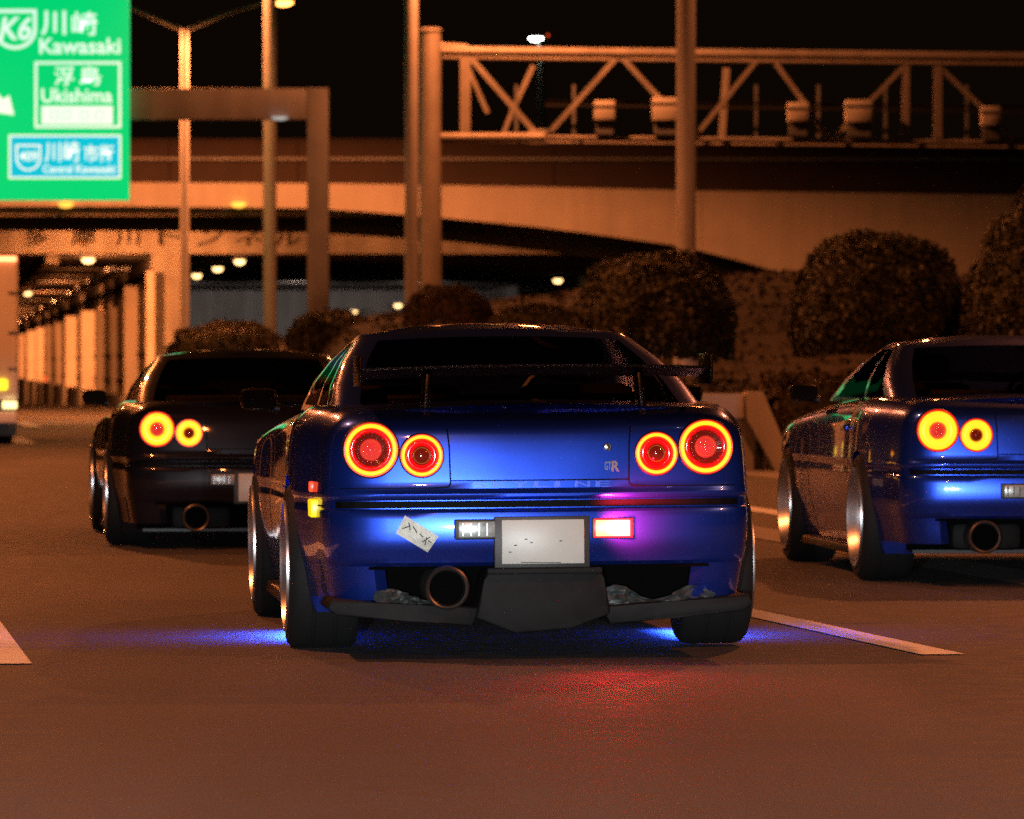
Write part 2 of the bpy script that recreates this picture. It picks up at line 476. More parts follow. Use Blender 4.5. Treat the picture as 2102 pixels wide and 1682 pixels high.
def bump_field(p, seed):
    rs = np.random.default_rng(seed); out = np.zeros(len(p))
    for k in range(7):
        f = rs.normal(0, 1.0, 3) * (1.2 + 0.9 * k); out += np.sin(p @ f + rs.uniform(0, 6.28)) / (1.4 + k)
    return out

def bush(name, x, y, z0, rx, ry, h, n, label, m='leaf', seed=1, power=2.4, leaf=0.075, cat='bush', group=None, taper=0.0):
    """clipped round shrub: stem and a crown of leaves over a rounded body with hollows"""
    t = empty(name, (x, y, z0), 0, label, cat, group)
    th = rng.uniform(0, 2 * math.pi, n); ph = np.arccos(rng.uniform(-0.35, 1, n))
    d = np.stack([np.sin(ph) * np.cos(th), np.sin(ph) * np.sin(th), np.cos(ph)], 1)
    q = (np.abs(d[:, 0]) ** power + np.abs(d[:, 1]) ** power + np.abs(d[:, 2]) ** power) ** (-1 / power)
    depth = 1 - np.abs(rng.normal(0, 0.07, n)) + 0.065 * bump_field(d * 2.6, seed)
    p = d * (q * depth)[:, None]
    hz = h * 0.62
    if taper: p[:, :2] *= (1 - taper * np.clip(p[:, 2:3], 0, 1))
    c = p * np.array([rx, ry, hz]) + np.array([0, 0, h - hz])
    leaf_cloud('crown', c, d, leaf, M[m], t)
    # the shaded inside of the crown: limbs and a dense core
    cv, cf = [], []
    NU, NV = 20, 10
    for j in range(NV + 1):
        a = math.pi * 0.62 * j / NV
        for i in range(NU):
            b = 2 * math.pi * i / NU
            dd = np.array([[math.sin(a) * math.cos(b), math.sin(a) * math.sin(b), math.cos(a)]])
            k = (np.abs(dd) ** power).sum() ** (-1 / power) * (0.84 + 0.065 * bump_field(dd * 2.6, seed)[0])
            v = dd[0] * k
            tp = 1 - taper * max(0, v[2])
            cv.append((v[0] * rx * tp, v[1] * ry * tp, v[2] * hz + h - hz))
    for j in range(NV):
        for i in range(NU):
            cf.append((j * NU + i, j * NU + (i + 1) % NU, (j + 1) * NU + (i + 1) % NU, (j + 1) * NU + i))
    obj('inner_branches', cv, cf, M['leaf'], t, 80)
    tube('stem', [(0, 0, -0.25), (0.02, 0, h * 0.25), (0.0, 0.03, h * 0.6)], [0.07, 0.05, 0.03], M['bark'], t, 8)
    return t

# x, y from where each stands on the bank
def bush_at(px0, px1, ptop, pbot, Y, **k):
    x = ax((px0 + px1) / 2, Y); rx = (px1 - px0) / 2 * Y / FPX; z0 = az(pbot, Y); h = az(ptop, Y) - z0
    return bush('round_shrub', x, Y, z0, rx, rx * 1.05, h, k.pop('n', 9000), k.pop('label'), **k)

G_SH = 'clipped shrubs on the bank'
bush_at(1182, 1506, 524, 775, 66, label='large round clipped shrub in front of the nearest tall lamp post', seed=3, n=13000, group=G_SH, power=2.6)
bush_at(1634, 1972, 488, 770, 61, label='broad domed shrub above the blue car at the road edge', seed=5, n=13000, group=G_SH, power=2.7)
bush_at(1975, 2330, 385, 800, 59, label='tallest dark egg-shaped shrub, cut by the edge of the view', seed=8, n=13000, group=G_SH, power=2.2, taper=0.25)
bush_at(828, 1010, 588, 745, 98, label='small brown rounded shrub at the foot of the truss column', m='leaf_dry', seed=12, n=6000, group=G_SH, leaf=0.10)
bush_at(590, 775, 638, 760, 108, label='low rounded shrub at the foot of the plain gantry post', seed=14, n=6000, group=G_SH, leaf=0.10)
bush_at(335, 590, 664, 800, 126, label='wide flat shrub above the roof of the black car', m='leaf_dry', seed=17, n=7000, group=G_SH, leaf=0.11, power=3.0)
bush_at(1000, 1200, 628, 760, 90, label='dim low shrub between the truss column and the large round shrub', seed=19, n=6000, group=G_SH, leaf=0.09)

# low ground cover over the bank
ng = 34000
gi = rng.integers(0, len(bf), ng); gu = rng.uniform(0, 1, (ng, 2))
BV = np.array(bv); BF = np.array(bf)[gi]
p0 = BV[BF[:, 0]] * ((1 - gu[:, :1]) * (1 - gu[:, 1:])) + BV[BF[:, 1]] * (gu[:, :1] * (1 - gu[:, 1:])) + BV[BF[:, 2]] * (gu[:, :1] * gu[:, 1:]) + BV[BF[:, 3]] * ((1 - gu[:, :1]) * gu[:, 1:])
p0[:, 2] += 0.05
leaf_cloud('ground_cover', p0, np.tile(np.array([[0.0, -0.3, 0.9]]), (ng, 1)), 0.13, mat('ground_cover_leaf', (0.019, 0.013, 0.006), 0.8, var=0.3, vscale=1.2), bank)

def hedge(x0, x1, y0, y1, z0, z1, n, label, m='leaf_dry'):
    t = empty('box_hedge', ((x0 + x1) / 2, (y0 + y1) / 2, z0), 0, label, 'hedge')
    hx, hy, h = (x1 - x0) / 2, (y1 - y0) / 2, z1 - z0
    p = np.stack([rng.uniform(-hx, hx, n), rng.uniform(-hy, hy, n), rng.uniform(0, h, n)], 1)
    d = np.zeros((n, 3)); side = rng.integers(0, 4, n)
    jit = np.abs(rng.normal(0, 0.035, n)) - 0.03 * bump_field(p * 1.1, 4)
    for k, (axis, sgn, ext) in enumerate(((1, -1, hy), (2, 1, None), (0, 1, hx), (0, -1, hx))):
        s = side == k
        if axis == 2: p[s, 2] = h - jit[s]
        else: p[s, axis] = sgn * (ext - jit[s])
        d[s, axis] = sgn
    leaf_cloud('foliage', p, d, 0.075, M[m], t)
    box('inner_branches', (-hx + 0.08, -hy + 0.08, 0.0), (hx - 0.08, hy - 0.08, h - 0.09), M['leaf'], t)
    return t
hedge(ax(1570, 56.8) + 0.15, 9.0, 56.9, 60.5, 0.0, az(765, 58), 16000, 'long clipped hedge behind the blue car at the road edge')

# ------------------------------------------------------------------ concrete end wall of the island
nose = empty('concrete_end_wall', (2.0, 56, 0), 0, 'low concrete wall with a sloping buttress at the end of the planted island', 'wall')
nx = 2.0
prism('coping', [(0.4 - nx, 0.545), (2.50 - nx, 0.545), (2.60 - nx, 0.80), (0.4 - nx, 0.80)], -0.08, 0.5, M['concrete_pale'], nose, 0.012)
prism('buttress', [(2.62 - nx, 0.82), (2.44 - nx, 0.82), (2.44 - nx, 0.55), (2.74 - nx, 0.0), (2.96 - nx, 0.0)], -0.16, 0.62, M['concrete_pale'], nose, 0.012)
box('wall_panel', (0.4 - nx, 0.02, 0.0), (2.66 - nx, 0.4, 0.545), M['concrete'], nose)
for px in (0.9, 1.55, 2.2, 2.58):
    box('drain_post', (px - nx - 0.035, -0.045, 0.0), (px - nx + 0.035, 0.018, 0.30), M['dark_steel'], nose, 0.008)

# ------------------------------------------------------------------ tunnel
PY = 160.0
TD = -0.106
tun = empty('tunnel_portal', (0, 0, 0), 0, 'orange-lit concrete tunnel mouth with dark lettering below the overpass', 'tunnel')
def twall(x0, y): return x0 + TD * (y - PY)
# face wall band with the lettering, and the divider between the two bores
prism('face_wall', [(-24, 4.42), (20, 4.42), (20, 5.9), (-24, 5.9)], PY - 0.3, PY + 0.6, M['concrete'], tun)
prism('divider_pillar', [(-10.75, -0.5), (-9.78, -0.5), (-9.78, 4.418), (-10.75, 4.418)], PY - 0.35, PY + 0.9, M['concrete'], tun, 0.02)
YE = 640.0
def slab(name, x0, x1, z0, z1, m, ya=PY + 0.9, yb=YE):
    vs = []
    for y in (ya, yb):
        for x in (x0, x1):
            for z in (z0, z1):
                vs.append((twall(x, y), y, z))
    fs = [(0, 2, 3, 1), (4, 5, 7, 6), (0, 1, 5, 4), (2, 6, 7, 3), (0, 4, 6, 2), (1, 3, 7, 5)]
    return obj(name, vs, fs, m, tun)
slab('side_wall', -10.7, -10.35, -3, 3.43, M['tunnel_wall'])
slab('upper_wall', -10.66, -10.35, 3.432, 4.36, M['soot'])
slab('side_wall', -10.2, -9.8, -3, 4.36, M['grey_wall'])
slab('side_wall', 6.5, 7.1, -3, 4.36, M['grey_wall'])
box('end_wall', (-18.2, 236, -3), (14, 236.6, 4.4), M['grey_wall'], tun)
slab('side_wall', -24.6, -24.0, -3, 4.36, M['tunnel_wall'])
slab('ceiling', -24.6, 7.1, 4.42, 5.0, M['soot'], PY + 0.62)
for k, x in enumerate((-11.5, -11.9)):
    slab('cable_tray', x - 0.12, x + 0.12, 3.95, 4.05, M['galv_dull'])
slab('ceiling_beam', -13.9, -13.5, 4.15, 4.415, M['concrete'])
# walkway kerb at the foot of the wall
slab('walkway_kerb', -11.4, -10.72, -3, 0.12, M['concrete_pale'], PY - 3)
# columns along the wall of the near bore, the wall seam lines
COLS = ((318, 17, 3.9), (284, 28, 3.65), (241, 12, 3.2), (215, 17, 3.25), (195, 27, 3.35), (158, 23, 3.4), (128, 13, 3.35), (106, 10, 3.4), (91, 15, 3.45), (74, 17, 3.45), (51, 12, 3.5))
for (p_, w_, top) in COLS:        # place along the wall, width of the face, height
    y = 6.26 / ((p_ - 1051) / FPX + 0.106); dep = w_ * y / FPX
    x = twall(-10.7, y)
    box('column', (x - dep, y - 0.3, -3), (x + 0.02, y + 0.3, top), M['tunnel_column'], tun, 0.03)
# red lamps over the emergency points
for p_, z_ in ((102, .29), (43, -.1)):
    y = 6.26 / ((p_ - 1051) / FPX + 0.106); x = twall(-10.7, y)
    lathe('emergency_lamp', [(0, -.14), (.1, -.1), (.14, 0), (.1, .1), (0, .14)], (x - .2, y - .4, z_), (0, 0, 1), M['red_spot'], tun, 14)
for z in (0.55, 1.45):
    slab('wall_rail', -10.78, -10.70, z, z + 0.06, M['dark_steel'])
# lettering
chars = '多摩川トンネル'
for ch, px in zip(chars, (76, 172, 262, 352, 430, 510, 590)):
    hw = 25 if ch not in 'トンネル' else 27
    text_fit('letter', ch, ax(px - hw, PY - .3), ax(px + hw, PY - .3), az(505, PY - .3), az(468, PY - .3), PY - 0.305, M['dark_steel'], tun, 0.012 if ch in '多摩川' else 0.0, depth=0.05)
# tunnel lamps
def tunnel_lamp(px, py, Y, power, color, glow, w=0.42):
    x, z = ax(px, Y), az(py, Y)
    hs = box('lamp_housing', (x - w * 0.55, Y - 0.2, z + 0.055), (x + w * 0.55, Y + 0.2, z + 0.2), M['galv_dull'], tun, 0.02)
    lathe('lamp_lens', [(0, -0.09), (w * 0.28, -0.07), (w * 0.42, -0.01), (w * 0.46, 0.05)], (x, Y, z), (0, 0, 1), glow, hs, 20)
    if power: lamp_light('tunnel_added_light', (x, Y - 0.1, z - 0.28), power, color, 0.15)
TL = (1.0, 0.27, 0.07)
for px, py, Y, p in ((181, 535, 159.2, 0), (56, 603, 231, 0)):
    tunnel_lamp(px, py, Y, p, TL, M['lamp_dim'])
for Y, p in ((153.5, 3000), (161, 5200), (183, 1800), (198, 2600), (211, 11000), (240, 14000), (271, 5000), (299, 5000), (322, 14000), (352, 16000), (403, 10000)):
    x = twall(-12.6, Y)
    # added spots without lamp bodies, set before the columns to brighten them
    spot_light('tunnel_added_light', (x, Y, 4.1), (x + 1.0, Y + 13, 1.4), p, TL, 84, 0.6, 0.1)
for px, py, Y, p in ((492, 538, 163, 0), (447, 553, 174, 0), (404, 567, 186.5, 0), (1145, 577, 197, 0), (817, 628, 232, 0), (725, 641, 234, 0)):
    tunnel_lamp(px, py, Y, p, (1.0, 0.85, 0.75), M['lamp_dim'], 0.36)
for x, p in ((-13.5, 2600), (-8.5, 2600), (-3.5, 2200), (1.5, 1600)):  # added spots that brighten the grey end wall
    spot_light('tunnel_added_light', (x, 212, 4.2), (x - 1.5, 236, 1.6), p, (1.0, 0.74, 0.60), 70, 0.8, 0.1)
# added lamps, hidden behind the girder, to brighten the lettered wall
for x, p in ((-14.5, 560), (-9.6, 480), (-5.0, 600), (0.5, 420)):
    hs = lathe('soffit_or_added_lamp', [(0, -0.1), (0.12, -0.07), (0.18, 0.0), (0.18, 0.08), (0, 0.09)], (x, 153.6, 5.2), (0, 0, 1), M['lamp_glow'], tun, 14)
    lamp_light('added_wash_light', (x, 153.6, 5.0), p, TL, 0.1)

# ------------------------------------------------------------------ overpass
BY = 150.0
ov = empty('overpass', (0, 0, 0), 0, 'concrete road bridge with a pale edge beam crossing above the tunnel mouth', 'bridge')
def pxpoly(pts, Y): return [(ax(px, Y), az(py, Y)) for px, py in pts]
top = [(-300, 373), (270, 375), (700, 377), (1100, 384), (1440, 392), (2300, 404)]
bot = [(2300, 660), (1800, 590), (1650, 574), (1520, 536), (1400, 506), (1250, 485), (1100, 466), (900, 447), (750, 435), (630, 428), (270, 424), (-300, 424)]
# the edge beam is cast in lengths: a recessed joint between each
cuts = [-300, 270, 850, 1440, 1830, 2300]
def yline(line, x):
    line = sorted(line)
    return float(np.interp(x, [p[0] for p in line], [p[1] for p in line]))
for a, b in zip(cuts, cuts[1:]):
    xs = sorted({a, b, *[p[0] for p in top + bot if a < p[0] < b]})
    g = 0.35
    xs2 = [xs[0] + g] + xs[1:-1] + [xs[-1] - g]
    poly = [(x, yline(top, x)) for x in xs2] + [(x, yline(bot, x)) for x in reversed(xs2)]
    prism('edge_beam', pxpoly(poly, BY), BY, BY + 0.5, M['concrete_pale'], ov)
# girder set back beneath, the soffit's shade put into its near-black colour
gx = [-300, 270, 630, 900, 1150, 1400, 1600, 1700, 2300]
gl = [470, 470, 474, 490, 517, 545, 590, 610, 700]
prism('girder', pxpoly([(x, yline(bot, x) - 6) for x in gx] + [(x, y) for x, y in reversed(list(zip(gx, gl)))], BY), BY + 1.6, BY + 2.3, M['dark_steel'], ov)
prism('deck', [(-30, 5.3), (30, 5.3), (30, 5.75), (-30, 5.75)], BY + 0.502, BY + 9, M['concrete'], ov)
# parapet panels above the edge beam and their rail
for i in range(14):
    x0 = -24 + i * 3.6
    box('parapet_panel', (x0, BY + 0.45, 5.9), (x0 + 3.57, BY + 0.55, 7.38), M['barrier_panel'], ov)
bar('parapet_rail', (-26, BY + 0.36, az(325, BY + 0.4)), (28, BY + 0.36, az(329, BY + 0.4)), 0.075, 0.08, M['galv_dull'], ov)
bar('parapet_cap', (-26, BY + 0.5, 7.42), (28, BY + 0.5, 7.42), 0.07, 0.2, M['barrier_panel'], ov)
for px in (135, 490):
    x, z = ax(px, BY - .2), az(421, BY - .2)
    lathe('soffit_or_added_lamp', [(0, -0.09), (0.16, -0.06), (0.22, 0.02), (0.2, 0.06), (0, 0.07)], (x, BY - 0.2, z), (0, 0, 1), mat('soffit_lamp_glow', (.8, .6, .2), .4, emit=(1, .5, .06), estr=1.6), ov, 16)

# ------------------------------------------------------------------ overhead sign on a plain steel frame
SY = 120.0
sg = empty('overhead_sign', (ax(652, SY), SY, 0), 0, 'glowing green direction sign on a plain square steel gantry', 'road sign')
ox = sg.location.x
def S(px): return ax(px, SY) - ox
def SZ(py): return az(py, SY)
box('post', (S(630), 0.1, 0.5), (S(674), 0.6, SZ(180)), M['galv_dull'], sg, 0.02)
box('beam', (S(-300), 0.13, SZ(245)), (S(629.5), 0.57, SZ(181)), M['galv_dull'], sg, 0.02)
lathe('beam_lamp', [(0, -0.05), (0.14, -0.03), (0.2, 0.02), (0, 0.04)], (S(574), 0.02, SZ(243)), (0, 0, 1), mat('dim_lamp', (.6, .6, .55), .3, emit=(.8, .85, .8), estr=.5), sg, 16)
pan = box('sign_panel', (S(-300), -0.22, SZ(412)), (S(266), 0.08, SZ(-110)), M['sign_green'], sg, 0.01)
def sp(name, x0, x1, y0, y1, m, parent, off): return box(name, (S(x0), -0.22 - off, SZ(y1)), (S(x1), -0.22 - off + 0.008, SZ(y0)), m, parent)
def frame(name, x0, x1, y0, y1, w, m, off):
    bm = bmesh.new()
    for a in ((x0, x1, y0, y0 + w), (x0, x1, y1 - w, y1), (x0, x0 + w, y0 + w, y1 - w), (x1 - w, x1, y0 + w, y1 - w)):
        box_bm(bm, (S(a[0]), -0.22 - off, SZ(a[3])), (S(a[1]), -0.22 - off + 0.008, SZ(a[2])))
    return from_bm(name, bm, m, pan)
def sign_text(s, x0, x1, y0, y1, m='sign_white', bold=0.014, **k):
    return text_fit('lettering', s, S(x0), S(x1), SZ(y1), SZ(y0), -0.226, M[m], pan, bold, depth=0.012, **k)
sign_text('川', 86, 137, 24, 74, bold=0.02)
sign_text('崎', 149, 201, 26, 74, bold=0.014)
sign_text('Kawasaki', 83, 249, 80, 112, bold=0.016)
# route shield with K6
def shield(cx, cy, w, h, t, m, off):
    def ring(s):
        pts = [(-1, -1), (1, -1)]
        for k in range(0, 13):
            a = math.pi * k / 12
            pts.append((math.cos(a), 0.02 + 0.98 * math.sin(a)))
        return [(cx + x * (w / 2 - s), cy + y * (h / 2 - s)) for x, y in pts]
    o, i = ring(0), ring(t); n = len(o)
    vs = [(S(x), -0.22 - off, SZ(y)) for x, y in o + i]
    fs = [(k, (k + 1) % n, n + (k + 1) % n, n + k) for k in range(n)]
    return obj('route_shield', vs, fs, m, pan)
shield(33, 62, 88, 82, 7, M['sign_white'], 0.01)
sign_text('K6', 0, 66, 36, 84, bold=0.02, shear=0.2)
frame('white_border', 73, 250, 128, 264, 5, M['sign_white'], 0.01)
sign_text('浮', 113, 154, 138, 177, bold=0.012)
sign_text('島', 166, 209, 138, 177, bold=0.012)
sign_text('Ukishima', 87, 232, 183, 212, bold=0.014)
sp('white_plate', 87, 233, 219, 256, M['sign_white'], pan, 0.01)
for x0, x1 in ((104, 122), (128, 148), (166, 184), (196, 216)):
    frame('faded_print', x0, x1, 227, 248, 4, M['sign_pale'], 0.018)
sp('blue_plate', 22, 248, 280, 366, M['sign_blue'], pan, 0.01)
frame('white_border', 20, 250, 278, 368, 4, M['sign_white'], 0.016)
shield(60, 325, 52, 54, 4, M['sign_white'], 0.018)
def print_blue(s, x0, x1, y0, y1, bold):
    return text_fit('lettering', s, S(x0), S(x1), SZ(y1), SZ(y0), -0.236, M['sign_white'], pan, bold, depth=0.008)
print_blue('409', 42, 79, 312, 332, 0.02)
print_blue('川崎', 94, 165, 292, 334, 0.014)
print_blue('市街', 174, 235, 298, 334, 0.012)
print_blue('Central', 90, 150, 340, 356, 0.014)
print_blue('Kawasaki', 158, 238, 340, 356, 0.014)
# arrow slanting to the right-hand lane
ar = [(-120, 98), (-102, 80), (8, 205), (21, 197), (31, 238), (-12, 231), (-2, 217)]
prism('direction_arrow', [(S(x), SZ(y)) for x, y in ar], -0.232, -0.224, M['sign_white'], pan)

# ------------------------------------------------------------------ truss gantry
TY = 115.0
tg = empty('truss_gantry', (ax(884, TY), TY, 0), 0, 'steel truss gantry carrying white boxes on a round column', 'gantry')
tx = tg.location.x
def T(px, py, dy=0.0): return (ax(px, TY) - tx, dy, az(py, TY))
tube('column', [(0, 0, 0.6), (0, 0, az(64, TY))], [0.24, 0.225], M['galv'], tg, 20)
tube('column_cap', [(0, 0, az(64, TY)), (0, 0, az(58, TY))], [0.26, 0.2], M['galv'], tg, 20)
for dy in (0.0, 2.4):
    tube('top_chord', [T(905, 105, dy), T(2700, 125, dy)], 0.11 if dy == 0 else 0.05, M['galv'], tg, 12)
    tube('bottom_chord', [T(905, 280, dy), T(2700, 300, dy)], 0.05 if dy == 0 else 0.03, M['galv'], tg, 10)
tube('chord_sleeve', [T(905, 282, -0.02), T(1118, 282, -0.02)], 0.1, M['galv'], tg, 12)
tube('chord_sleeve', [T(903, 94, -0.02), T(960, 98, -0.02)], 0.07, M['galv'], tg, 12)
box('end_plate', (T(1085, 0)[0], -0.08, az(296, TY)), (T(1125, 0)[0], 0.06, az(266, TY)), M['galv'], tg, 0.01)
for a, b, w, dy in (((955, 116), (955, 272), .22, 0), ((1500, 128), (1490, 275), .15, 2.3), ((1860, 134), (1858, 280), .15, 0), ((1925, 136), (1925, 284), .17, 0), ((2150, 134), (2150, 284), .15, 0)):
    bar('upright', T(*a, dy), T(*b, dy), w, 0.12, M['galv'], tg)
for a, b, w, dy in (((965, 118), (1098, 272), .12, 0), ((1268, 116), (1130, 270), .11, 0), ((1276, 118), (1420, 275), .11, 0), ((1552, 126), (1430, 276), .1, 0), ((1592, 130), (1700, 280), .1, 0), ((1852, 140), (1716, 280), .1, 0),
                    ((1096, 122), (1050, 220), .11, 2.4), ((960, 130), (1000, 222), .1, 2.4), ((1050, 222), (1030, 272), .1, 2.4), ((1930, 140), (2080, 282), .1, 0)):
    bar('diagonal', T(*a, dy), T(*b, dy), w, 0.1, M['galv'], tg)
# white boxes on the walkway
for px0, px1, py0, py1 in ((1219, 1262, 208, 248), (1338, 1392, 202, 249), (1615, 1659, 212, 251), (1734, 1789, 207, 253), (2012, 2052, 220, 260)):
    b = box('equipment_box', T(px0, py1, -0.35), T(px1, py0, 0.05), M['white_box'], tg, 0.03)
    box('box_lid', T(px0 - 2, py0 + 13, -0.37), T(px1 + 2, py0 + 10, 0.07), M['galv_dull'], b)
    box('box_foot', T(px0 + 4, py1 + 28, -0.25), T(px1 - 4, py1 + 0.2, 0.0), M['galv_dull'], b)
for dy in (0.6, 1.5):
    bar('walkway_rail', T(1120, 200 + dy * 6, dy), T(2700, 222 + dy * 6, dy), 0.05, 0.05, M['dark_steel'], tg)
for px in (1060, 1180, 1420, 1560, 1690, 1830, 2000):
    bar('rail_post', T(px, 165, 1.9), T(px, 285, 1.9), 0.07, 0.05, M['galv_dull'], tg)

# ------------------------------------------------------------------ street lamps
def lamp_head(parent, tip, direction, glow, power, color, w=0.31, light=True):
    """oval luminaire at the end of an arm"""
    d = Vector(direction).normalized(); tip = Vector(tip); c = tip + d * w * 0.9
    hd = lathe('lamp_head', [(0, -1.0), (0.55, -0.85), (0.85, -0.4), (0.95, 0.1), (0.8, 0.6), (0.45, 0.9), (0, 1.0)], (0, 0, 0), (1, 0, 0), M['galv_dull'], parent, 18, 60)
    ang = math.atan2(d.y, d.x)
    mt = Matrix.Translation(c) @ Matrix.Rotation(ang, 4, 'Z') @ Matrix.Diagonal((w, w * 0.42, w * 0.3, 1))
    hd.data.transform(mt)
    ln = lathe('lamp_lens', [(0, -1.0), (0.5, -0.85), (0.8, -0.5), (0.95, 0.0)], (0, 0, 0), (0, 0, 1), glow, hd, 24, 60)
    ln.data.transform(Matrix.Translation(c - Vector((0, 0, w * 0.12))) @ Matrix.Rotation(ang, 4, 'Z') @ Matrix.Diagonal((w * 0.92, w * 0.5, w * 0.42, 1)))
    if light:
        cc = c - Vector((0, 0, w * 0.62 + 0.16))
        spot_light('street_lamp_light', cc, cc - Vector((0, 0, 5)), power, color, 166, 0.25, 0.24, parent)

def street_lamp(x, y, zb, h, r0, r1, arms, label, power=LAMP_W, color=SODIUM, group='street lamps', m='pole', arm_r=0.05):
    t = empty('street_lamp', (x, y, zb), 0, label, 'lamp post', group)
    tube('pole', [(0, 0, -0.3), (0, 0, h * 0.5), (0, 0, h)], [r0, (r0 + r1) / 2, r1], M[m], t, 18)
    tube('base_flange', [(0, 0, -0.05), (0, 0, 0.35)], [r0 * 1.5, r0 * 1.25], M[m], t, 18)
    for dx, dy, dz in arms:
        tube('arm', [(0, 0, h - 0.05), (dx * 0.5, dy * 0.5, h + dz * 0.55), (dx, dy, h + dz)], [arm_r * 1.3, arm_r, arm_r * 0.9], M[m], t, 10)
        lamp_head(t, (dx, dy, h + dz), (dx, dy, 0), M['lamp_glow'], power, color)
    return t
# double-armed lamp behind the sign gantry: the head of its right arm shows at the top of the view
AY = 139.0
street_lamp(ax(379, AY), AY, 0.3, az(60, AY) - 0.3, 0.125, 0.105, ((-2.4, 0, 0.85), (2.28, 0, 0.75)), 'thin lamp post with two arms in a V beside the green sign', 6500)
YB = 126.0
street_lamp(ax(554, YB), YB, 0.6, 10.6, 0.15, 0.16, ((-1.8, -0.6, 0.7),), 'slim lamp post between the two-armed lamp and the square gantry post', 3200)
YC = 113.5
street_lamp(ax(845, YC), YC, 0.8, 10.8, 0.15, 0.135, ((1.6, -1.2, 0.7),), 'lamp post close against the column of the truss gantry', 4200)
YD = 78.0
street_lamp(ax(1408, YD), YD, 0.9, 10.2, 0.145, 0.14, ((-1.7, 0.2, 0.7), (1.7, -0.2, 0.7)), 'thick nearest lamp post rising behind the large round shrub', 1800)
# lamp on the far side of the overpass, its head just above the truss
YW = 172.0
wl = empty('street_lamp', (ax(1112, YW), YW, 5.5), 0, 'distant lamp with a white light just above the truss gantry', 'lamp post', 'street lamps')
tube('pole', [(0, 0, 0), (0, 0, az(82, YW) - 5.5)], [0.14, 0.12], M['galv'], wl, 12)
lamp_head(wl, (0.06, 0, az(76, YW) - 5.5), (-1, 0, 0), M['lamp_white'], 40, (0.9, 1.0, 0.85), 0.27)
lathe('warning_light', [(0, -0.05), (0.05, 0), (0, 0.05)], (0.2, 0, az(73, YW) - 5.5), (0, 0, 1), M['red_spot'], wl, 10)
# the same lamps carry on along both sides of the carriageway, outside the view
for i, (x, y, dx) in enumerate(((9.5, 43.0, -1.8), (13.5, 14.0, -1.8), (-11.5, 61.0, 1.8), (-8.5, 24.0, 1.8), (-17.5, 84.0, 1.8), (-22.0, 112.0, 1.8), (-3.5, -8.0, 1.8))):
    street_lamp(x, y, 0.0, 10.0, 0.15, 0.12, ((dx, 0, 0.6),), 'single-arm lamp post at the roadside outside the view', 7500 if i == 2 else LAMP_W, group='roadside lamps')

# ------------------------------------------------------------------ cars
def interp(x, tab):
    return float(np.interp(x, [t[0] for t in tab], [t[1] for t in tab]))

W_TAB = [(-.64, .815), (-.5, .84), (-.3, .878), (0, .90), (.3, .886), (.5, .86), (.75, .845), (1.35, .84), (2.0, .855), (2.34, .885), (2.665, .90), (3.0, .88), (3.24, .84)]
ZS_TAB = [(-1.0, .93), (0, .95), (.6, .945), (1.3, .925), (2.0, .89), (2.7, .83), (3.3, .75), (3.65, .72)]
LEVELS = [(.16, .12, .925), (.20, .085, .945), (.25, .06, .958), (.31, .045, .97), (.352, .034, .98), (.366, .010, .985), (.385, .002, .988), (.41, -.012, .993),
          (.432, -.021, .996), (.455, -.0255, .998), (.49, -.0262, .999), (.53, -.0252, 1.0), (.552, -.0215, 1.0), (.562, -.010, .999), (.567, .026, .996), (.598, .028, .996), (.603, .004, .998), (.612, -.004, 1.0), (.622, -.005, 1.0),
          (.632, .004, .999), (.642, .013, .998), (.668, .015, .996), (.70, .0185, .993), (.76, .0255, .988), (.81, .033, .980), (.838, .038, .972), (.856, .043, .963),
          (.872, .052, .952), (.886, .068, .938), (.90, .095, .922), (.915, .15, .90), (.93, .24, .868)]
REAR = [(0, 0), (.15, .002), (.3, .008), (.45, .018), (.58, .030), (.70, .042), (.78, .053), (.85, .068), (.905, .088), (.945, .115), (.972, .155), (.99, .225), (1, .36)]
SIDE_Y = [-.5, -.42, -.36, -.28, -.2, -.1, 0, .1, .2, .28, .36, .42, .5, .62, .8, 1.0, 1.35, 1.7, 2.0, 2.2, 2.3, 2.38, 2.5, 2.665, 2.83, 2.95, 3.03, 3.12]
FRONT = [(1, .40), (.985, .27), (.95, .17), (.88, .10), (.75, .055), (.5, .02), (.25, .005), (0, 0)]

def zbottom(x, y, fx=None):
    if y < -0.36:
        return .352
    if y < 2.3: return .16
    return .17

